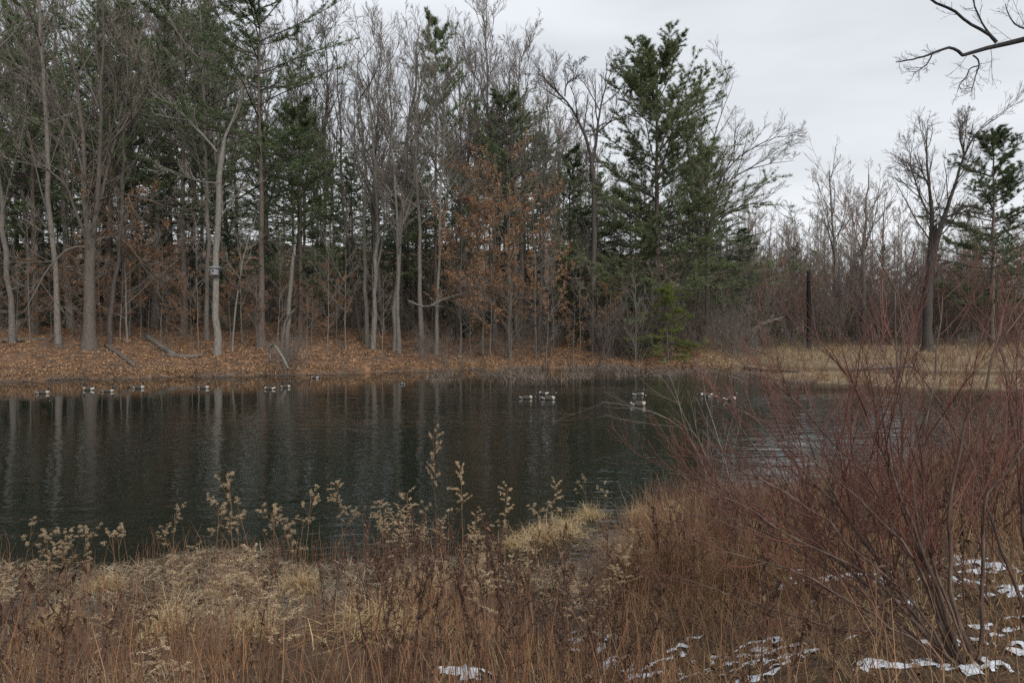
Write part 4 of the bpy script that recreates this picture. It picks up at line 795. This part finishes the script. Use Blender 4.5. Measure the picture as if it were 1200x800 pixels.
def goldenrod(seed, plume=False):
    rng = np.random.default_rng(seed); g = Geo(); P, R = weed_stem(g, rng, 1.0, .0042, .10)
    if plume: q = grow(rng, P, R, 16, .66, 1, .9, .2, .22, 5, .08, -.10, .002, .0012, .5, shrink=.5)
    else: q = grow(rng, P, R, rng.integers(5, 10), .78, .99, .55, .2, .28, 4, .08, .10, .002, .0012, .6, shrink=.35)
    g.tubes(q[0], q[1], 3); st = g.build('stem', M['tanstem'])
    f = Geo(); e = q[0][:, -1]
    if plume:
        pi = np.repeat(np.arange(len(q[0])), 7); c, _, _ = sample(q[0], q[1], pi, rng.uniform(.3, 1, len(pi))); fluff(f, rng, c, .010, 9, .010)
    else:
        r2 = grow(rng, q[0], q[1], 3, .55, 1, .7, .2, .35, 3, .1, .05, .0012, .0009, .7); g2 = Geo(); g2.tubes(r2[0], r2[1], 3)
        c = np.concatenate([e, r2[0][:, -1]]); fluff(f, rng, c, .017, 46, .0062)
    hd = f.build('seed_head', M['fluff'], False)
    l = Geo(); curled(l, rng, P, R, 10, .2, .75, .06); lf = l.build('leaves', M['curl'], False); 
    return [('stem', st), ('seed_head', hd), ('leaves', lf)]
def dark_stalk(seed):
    rng = np.random.default_rng(seed); g = Geo(); P, R = weed_stem(g, rng, 1.0, .0052, .07)
    q = grow(rng, P, R, 7, .55, .98, .45, .15, .22, 4, .06, .08, .0028, .0015, .6); g.tubes(q[0], q[1], 3); st = g.build('stem', M['stalk'])
    l = Geo(); curled(l, rng, P, R, 22, .3, 1, .05)
    pi = np.repeat(np.arange(7), 8); c, _, _ = sample(q[0], q[1], pi, rng.uniform(.2, 1, 56)); fluff(l, rng, c, .008, 4, .014); lf = l.build('leaves', M['curl'], False)
    return [('stem', st), ('leaves', lf)]
GOLD = [goldenrod(400 + i) for i in range(7)]; PLUM = [goldenrod(420 + i, True) for i in range(4)]; DARK = [dark_stalk(440 + i) for i in range(6)]
def weed(proto, name, label, u, D, top, group, tilt=None):
    x = (u - CX) / F * D; z = hz(x, D); H = max(.3, at(u, top, D)[2] - z)
    w_ = min(1.0, .75 + .25 * H); return place(proto, name, label, 'weed', (x, D, max(z, -.05)), rnd.uniform(0, 6.28), (w_, w_, H), group, tilt or (rnd.gauss(0, .05), rnd.gauss(0, .05)))
for i, (u, D, top, pl, lb) in enumerate([
    (273, 8.3, 572, 0, 'tallest round-headed goldenrod at left centre, rising over dark water'), (250, 8.0, 596, 0, 'goldenrod with a thick tan head left of the tallest round-headed one'), (300, 8.4, 598, 0, 'goldenrod with a small head right of the tallest round-headed one'),
    (326, 8.2, 600, 0, 'goldenrod with one pale nodding head mid-left'), (354, 8.2, 584, 0, 'goldenrod with stacked tan clusters left of the drooping plumes'), (404, 8.6, 566, 1, 'dark drooping goldenrod plume left of the tall plumes'),
    (512, 8.8, 510, 1, 'tallest drooping goldenrod plume near the middle of the pond edge'), (543, 8.6, 550, 1, 'broad arching goldenrod plume right of the tallest plume'), (478, 8.5, 582, 1, 'tan goldenrod plume left of the tallest plume'), (450, 8.4, 590, 1, 'short brown goldenrod plume mid-left by the water'),
    (585, 9.2, 570, 1, 'arching brown goldenrod over the pale straw mound'), (640, 9.6, 566, 1, 'slim goldenrod at the right end of the plumes'), (700, 10.6, 572, 0, 'pale bushy goldenrod at the water\'s edge by the glinting water'), (712, 10.8, 574, 0, 'pale goldenrod beside the bushy one by the glinting water'), (100, 7.4, 618, 0, 'goldenrod with broad tan head at far left'), (138, 7.6, 626, 0, 'goldenrod with curling stems at far left'), (14, 7.6, 620, 0, 'goldenrod at the photo\'s left edge')]):
    weed((PLUM if pl else GOLD)[i % (4 if pl else 7)], 'goldenrod', lb, u, D, top, 'tall goldenrods at the water\'s edge', (rnd.gauss(0, .03), rnd.gauss(0, .03)))
xx, yy, zz, uu = near_points(95, -200, 700, .2, 2.1)
for i in range(95):
    pl = rnd.random() < (.15 if uu[i] < 380 else .55)
    weed((PLUM if pl else GOLD)[i % (4 if pl else 7)], 'goldenrod', 'short dry goldenrod with tan head ' + ('at the left end of the near shore' if uu[i] < 170 else 'below the tallest round-headed goldenrod' if uu[i] < 330 else 'left of the tallest drooping plume' if uu[i] < 470 else 'right of the tallest plume by the inlet'), float(uu[i]), float(yy[i]), vpix(0, yy[i], zz[i] + rnd.uniform(.28, .85)), 'short goldenrods along the near water', (rnd.gauss(0, .13), rnd.gauss(0, .13)))
xx, yy, zz, uu = near_points(70, -160, 760, 3.0, 7.2, 3.2)
for i in range(70):
    weed(PLUM[i % 4] if i % 2 else DARK[i % 6], 'brown_weed', 'brown seedless weed stalk on the near bank, ' + ('in the lower left corner' if uu[i] < 130 else 'below the left straw mounds' if uu[i] < 340 else 'left of the dark stalks' if uu[i] < 520 else 'behind the dark stalks'), float(uu[i]), float(yy[i]), vpix(0, yy[i], zz[i] + rnd.uniform(.4, .75)), 'brown weeds on the left near bank')
for i, (u, D, top, lb) in enumerate([(592, 4.6, 640, 'darkest bunched stalk at the bottom centre of the near bank'), (612, 4.5, 655, 'dark stalk beside the darkest bunched one'), (660, 4.6, 620, 'branching dark stalk left of the snow patch'), (705, 4.2, 715, 'short dark stalk in front of the snow patch'), (500, 4.8, 640, 'tall reddish stalk at bottom centre-left'), (540, 5.0, 655, 'dark stalk between the reddish one and the darkest'), (380, 5.2, 655, 'tall dark stalk at bottom left of centre')]):
    weed(DARK[i % 6], 'dark_stalk', lb, u, D, top, 'dark stalks in front')
xx, yy, zz, uu = near_points(80, 420, 860, 3.4, 8, 3.0, 7.5)
for i in range(80):
    weed(DARK[i % 6], 'dark_stalk', 'thin dark weed stalk ' + ('left of the darkest bunched stalk' if uu[i] < 590 else 'between the darkest bunched stalk and the snow patch' if uu[i] < 680 else 'behind the snow patch' if yy[i] > 4.7 else 'among the snow patches at the bottom middle'), float(uu[i]), float(yy[i]), vpix(0, yy[i], zz[i] + rnd.uniform(.35, .8)), 'dark stalks bottom middle')
xx, yy, zz, uu = near_points(90, 850, 1300, 5, 14, 3.0, 7.5)
for i in range(90):
    weed(DARK[i % 6], 'dark_stalk', 'thin dark weed stalk under the red-twigged shrubs, ' + ('left of their base' if uu[i] < 1060 else 'around their base' if uu[i] < 1160 else 'at the right edge') + (' close by' if yy[i] < 5 else ' farther back'), float(uu[i]), float(yy[i]), vpix(0, yy[i], zz[i] + rnd.uniform(.35, .85)), 'dark stalks under the red shrubs')

# straw tussocks
def tussock(seed, n, ln, wd, lean, bend, mt):
    global rng; r_ = np.random.default_rng(seed); g = Geo(); a = r_.uniform(0, 6.28, n); q = np.abs(r_.normal(0, .16, n))
    blades(g, r_, q * np.cos(a), q * np.sin(a), np.maximum(0, .10 - q * .3), ln, wd, lean, bend, 0, 5); return g.build('blades', M[mt], False)
TUS = [tussock(500 + i, 420, .34, .0065, .8, .8, 'straw') for i in range(3)]; TAW = [tussock(510 + i, 480, .58, .0055, .5, .6, 'tawny') for i in range(3)]
for i, (u, v, s_, k, lb) in enumerate([(190, 742, 1.3, 0, 'pale straw mound low at the left'), (62, 735, 1.0, 0, 'pale straw mound near the left edge'), (290, 742, 1.0, 0, 'straw mound right of the left-hand mound'), (632, 632, 1.35, 0, 'brightest pale straw mound beside the wet inlet'), (662, 622, 1.2, 0, 'pale straw mound touching the brightest one'), (690, 606, 1.0, 0, 'small pale straw mound at the inlet mouth'), (600, 640, .9, 0, 'low straw mound left of the brightest one'),
    (760, 660, 1.25, 1, 'tawny grass tussock right of the wet inlet'), (800, 690, 1.3, 1, 'largest tawny grass tussock in the middle right'), (740, 700, 1.1, 1, 'tawny tussock just above the snow patch'), (845, 650, 1.2, 1, 'tawny tussock under the red shrub tips'), (880, 700, 1.1, 1, 'tawny tussock right of the largest one'), (790, 612, 1.1, 0, 'pale tussock at the water by the red shrub tips'), (750, 604, .9, 0, 'pale tussock on the inlet\'s right shore'),
    (1135, 545, 1.7, 1, 'orange-brown tall grass clump behind the red shrub'), (1165, 560, 1.6, 1, 'orange-brown grass clump right of the tall one behind the shrub'), (440, 740, 1.0, 0, 'straw mound at bottom centre-left'), (350, 690, .9, 0, 'flat straw mound in the wet margin'), (120, 690, .9, 0, 'flat straw mound in the left wet margin'), (500, 690, .9, 0, 'straw mound left of the dark stalks')]):
    D = hit(u, v); x = (u - CX) / F * D; z = hz(x, D); o = part('grass_tussock', (TAW if k else TUS)[i % 3]); o.location = (x, D, max(z - .02, -.05)); o.rotation_euler = (0, 0, i * 1.7); o.scale = (s_, s_, s_ * (1 if k else .75)); tag(o, lb, 'tussock', 'grass tussocks on the near bank')
# dark withered leafy weeds at the lower left
def leafy(seed):
    r_ = np.random.default_rng(seed); g = Geo(); P, R = weed_stem(g, r_, .8, .004, .45, 7); q = grow(r_, P, R, 8, .2, .95, .8, .2, .4, 5, .1, -.03, .0025, .0015, .5); g.tubes(q[0], q[1], 3); st = g.build('stem', M['stalk'])
    l = Geo(); A = np.concatenate([q[0]]); pi = np.repeat(np.arange(len(A)), 9)
    for j in range(len(A)): curled(l, r_, A[j:j + 1], q[1][j:j + 1], 9, .1, 1, .075)
    return [('stem', st), ('leaves', l.build('leaves', M['curl'], False))]
LEAFY = [leafy(530), leafy(531)]
for i, (u, D) in enumerate([(60, 5.4), (95, 5.8), (25, 5.2), (130, 5.6), (150, 6.2), (10, 6.0), (-40, 5.6), (75, 6.3)]):
    x = (u - CX) / F * D; place(LEAFY[i % 2], 'leafy_weed', 'withered dark weed with curled leaves in the lower left corner', 'weed', (x, D, hz(x, D)), i * 2.1, rnd.uniform(.7, 1.05), 'withered leafy weeds lower left')

# ------------------------------------------------------------------ red-twigged shrubs
def red_shrub(label, base, stems_, seed, group=None, tw=(14, 7, 3), mats=('redstem', 'redtwig'), name='red_twig_shrub', wsc=.62, up=.10):
    r_ = np.random.default_rng(seed); u, v, D = base; b = at(u, v, D); b[2] = hz(b[0], b[1]) - .02; t = thing(name, label, 'shrub', b, group=group)
    for pts, dep in stems_:
        P, R = px_poly(pts, D, b, r_, dep, 14); R *= wsc; P[2:] += np.cumsum(r_.normal(size=(12, 3)) * .012, 0); R = np.maximum(R, .0016); P[0] = P[0] * .3 if pts[0][1] > 720 else P[0]
        g = Geo(); g.tubes(P, R, 6); s_ = part('stem', g.build('stem', [M[mats[0]]]), t)
        g = Geo(); A = (P[None], R[None])
        for k, c in enumerate(tw):
            A = grow(r_, A[0], A[1], c, .22, 1, .55, .15, (.42, .5, .5)[k], (7, 5, 4)[k], .06, up, (.0042, .0026, .0018)[k], .0010, .5, shrink=.5); g.tubes(A[0], A[1], 4 if k == 0 else 3, 0)
        part('sprays', g.build('sprays', M[mats[1]]), s_)
    return t
red_shrub('nearest red-twigged shrub sprawling left from the bottom right corner', (1135, 800, 3.8), [
    ([(1135, 800, 9), (1085, 742, 8), (1020, 690, 6.5), (950, 650, 5), (880, 615, 3.5), (800, 585, 2)], .25), ([(1132, 800, 9), (1112, 720, 8), (1084, 650, 7), (1050, 575, 5), (1000, 465, 3.5), (960, 420, 2.5), (925, 378, 1.5)], .1),
    ([(1138, 800, 8), (1090, 690, 7), (1044, 590, 5.5), (1035, 520, 4.5), (1064, 407, 3.5), (1032, 318, 2.5), (1019, 288, 1.5)], .15), ([(1142, 800, 9), (1125, 690, 8), (1118, 560, 6), (1151, 437, 4.5), (1185, 327, 2.5), (1190, 290, 1.5)], -.05),
    ([(1145, 800, 8), (1150, 700, 7), (1146, 594, 6), (1197, 518, 4.5), (1260, 430, 2.5)], .1), ([(1130, 800, 7), (1060, 700, 6), (980, 600, 4.5), (920, 530, 3), (860, 470, 1.6)], .35), ([(1130, 800, 7), (1040, 730, 5.5), (960, 680, 4.5), (900, 655, 3.5), (830, 640, 1.8)], .2),
    ([(1120, 800, 7), (1075, 620, 5.5), (1064, 420, 3.5), (1070, 330, 1.6)], .4), ([(1140, 800, 7), (1100, 640, 5.5), (1085, 500, 4), (1098, 400, 2.5), (1104, 345, 1.4)], .3), ([(1128, 800, 6), (1030, 640, 4.5), (950, 520, 3), (905, 430, 1.6)], .3),
    ([(1134, 800, 7), (1070, 670, 5.5), (1000, 560, 4.2), (930, 480, 3), (880, 445, 1.6)], .15),
    ([(1130, 800, 7), (1050, 700, 5.8), (960, 630, 4.4), (880, 585, 3), (785, 548, 1.6)], .3), ([(1128, 800, 7), (1060, 690, 5.5), (970, 600, 4.2), (900, 550, 3), (815, 520, 1.6)], .2), ([(1132, 800, 6), (1030, 710, 5), (930, 640, 4), (850, 600, 2.6), (770, 590, 1.4)], .4),
    ([(1136, 800, 7), (1080, 660, 5.5), (990, 560, 4), (915, 505, 2.8), (850, 490, 1.5)], .1), ([(1126, 800, 6), (1040, 750, 5), (950, 720, 4), (880, 700, 2.6), (800, 660, 1.4)], .3)], 601)
red_shrub('red-twigged shrub at the right edge, stems rising past the frame', (1215, 770, 4.4), [
    ([(1215, 770, 8), (1190, 680, 7), (1160, 590, 5.5), (1120, 500, 4), (1060, 400, 2)], .2), ([(1215, 770, 8), (1200, 640, 6.5), (1190, 520, 5), (1160, 400, 3), (1150, 330, 1.6)], .1), ([(1220, 770, 8), (1225, 620, 6.5), (1210, 480, 5), (1220, 360, 2.5)], -.1),
    ([(1210, 770, 7), (1140, 690, 5.5), (1070, 640, 4), (1000, 610, 2)], .3), ([(1225, 770, 7), (1260, 640, 5.5), (1300, 520, 3.5), (1310, 420, 2)], .1)], 602)
red_shrub('low red-twigged shrub behind the nearest one, tips over the water', (960, 690, 6.6), [
    ([(960, 690, 4.5), (910, 630, 4), (850, 580, 3), (790, 550, 1.6)], .2), ([(960, 690, 4.5), (930, 600, 4), (890, 530, 3), (850, 470, 1.6)], .1), ([(962, 690, 4.5), (955, 600, 4), (940, 520, 3), (925, 445, 1.6)], 0), ([(962, 690, 4.5), (985, 600, 4), (1000, 530, 3), (1010, 460, 1.6)], .1), ([(960, 690, 4.5), (1000, 620, 4), (1050, 560, 3), (1085, 500, 1.6)], .2), ([(955, 690, 4), (890, 660, 3.4), (820, 630, 2.6), (765, 612, 1.4)], .1)], 603, tw=(10, 6, 3))
def red_proto(seed):
    r_ = np.random.default_rng(seed); g = Geo(); n = 8; a = r_.uniform(0, 6.283, n); t_ = r_.uniform(.1, .75, n); d = np.stack([np.cos(a) * np.sin(t_), np.sin(a) * np.sin(t_), np.cos(t_)], -1); p = [r_.normal(size=(n, 3)) * [.08, .08, 0] - [0, 0, .05]]
    for k in range(7): d = unit(d + .06 * r_.normal(size=d.shape) + [0, 0, .04]); p.append(p[-1] + d * .2)
    P = np.stack(p, 1); R = np.full((n, 8), .009) * np.linspace(1, .3, 8); g.tubes(P, R, 5); st = g.build('stem', M['redstem']); g = Geo(); A = (P, R)
    for k, c in enumerate((8, 5, 3)): A = grow(r_, A[0], A[1], c, .2, 1, .5, .15, (.42, .5, .5)[k], (6, 4, 3)[k], .06, .1, (.004, .003, .0024)[k], .0015, .6); g.tubes(A[0], A[1], 3)
    return [('stem', st), ('sprays', g.build('sprays', M['tantwig' if seed % 3 == 1 else 'redtwig']))]
REDS = [red_proto(620 + i) for i in range(3)]
for i, (u, D, s_) in enumerate([(840, 10, .7), (895, 9.5, .72), (985, 9, .75), (1045, 8.6, .75), (1120, 9.3, .8), (1165, 8.5, .95), (1195, 10, 1.1), (1240, 9, 1.1), (820, 8.4, .55), (870, 7.6, .6), (1010, 7.2, .65), (1100, 6.8, .7), (1180, 6.6, .85), (1280, 8, 1.1), (940, 11.5, .6), (1080, 11.5, .7)]):
    x = (u - CX) / F * D; place(REDS[i % 3], 'red_twig_shrub', ('fine red-twigged shrub near the water, ' if D > 9 else 'fine red-twigged shrub halfway up the near bank, ') + ('left of the nearest big shrub' if u < 960 else 'behind the nearest big shrub' if u < 1130 else 'at the right edge'), 'shrub', (x, D, hz(x, D)), i * 1.3, s_, 'red-twigged shrubs in the stand by the water')
red_shrub('pale grey twiggy shrub reaching left over the water beside the geese', (870, 640, 8.0), [
    ([(870, 640, 3), (840, 560, 2.6), (806, 500, 2), (788, 464, 1.6), (768, 440, 1)], .1), ([(868, 640, 3), (830, 560, 2.2), (803, 500, 1.8), (760, 474, 1.4), (700, 468, .9)], -.1), ([(872, 640, 3), (850, 540, 2), (830, 480, 1.4), (825, 440, .9)], .2)], 604, mats=('twig', 'twig'), tw=(9, 5, 2), name='grey_shrub', up=.05)

# ------------------------------------------------------------------ tree beside the camera whose limb hangs into the top right corner
D = 11.0; b = at(1560, 420, D + 1.5); b[2] = hz(b[0], b[1]); t = thing('overhanging_tree', 'dark bare limbs hanging into the top right corner of the sky', 'tree', b); r_ = np.random.default_rng(700)
top = at(1500, -420, D + 1)
P, R = resample([b - b - [0, 0, .3], (top - b) * .35 + [.1, 0, 0], (top - b) * .7, top - b], [.26, .2, .16, .09], 14); R[0] *= 1.3; g = Geo(); g.tubes(P, R, 12); part('trunk', g.build('trunk', M['dark']), t)
fork = P[7]; LP, LR = [], []
def limb(pts, dep, first=None):
    P, R = px_poly(pts, D, b, r_, dep, 14)
    if first is not None: P = np.concatenate([first[None], P[1:]])
    R = R * .78; LP.append(P); LR.append(R); g = Geo(); g.tubes(P, R, 8); part('limb', g.build('limb', M['black']), t)
limb([(1500, -10, 14), (1380, 15, 12), (1290, 28, 10.5), (1200, 46, 8.5), (1168, 50, 7), (1140, 63, 5.5), (1128, 65, 5)], 0, fork)
limb([(1128, 65, 4.6), (1122, 58, 4.4), (1110, 55, 4), (1090, 64, 3), (1066, 71, 2.4), (1050, 73, 1.4)], -.05); limb([(1168, 50, 5.5), (1162, 42, 4.8), (1140, 30, 4.2), (1118, 12, 4), (1092, 1, 3.6), (1070, -15, 2.5), (1040, -40, 1.4)], .1)
limb([(1140, 65, 2.6), (1146, 69, 2.4), (1148, 76, 2.2), (1143, 90, 1.6), (1138, 107, 1)], -.1); limb([(1147, 77, 2), (1136, 80, 1.8), (1133, 90, 1.6), (1125, 98, 1.4), (1122, 107, .9)], .1); limb([(1092, 65, 2), (1086, 76, 1.8), (1070, 87, 1.1)], .1)
limb([(1165, 46, 3), (1152, 30, 2.6), (1142, 8, 2.2), (1138, -20, 1.3)], .2); limb([(1260, 34, 3), (1200, 36, 2.4), (1184, 24, 1.8), (1178, 5, 1.2)], -.2)
g = Geo(); A = grow(r_, np.array(LP), np.array(LR), 11, .25, 1, .8, .3, .18, 5, .10, .14, .006, .003, .5, lmin=.22); g.tubes(A[0], A[1], 4); A = grow(r_, A[0], A[1], 4, .2, 1, .7, .2, .5, 4, .14, .08, .0035, .0022, .6); g.tubes(A[0], A[1], 3); A = grow(r_, A[0], A[1], 2, .3, 1, .6, .2, .5, 3, .14, .05, .0022, .0018, .6); g.tubes(A[0], A[1], 3)
part('crown', g.build('crown', M['black']), t)
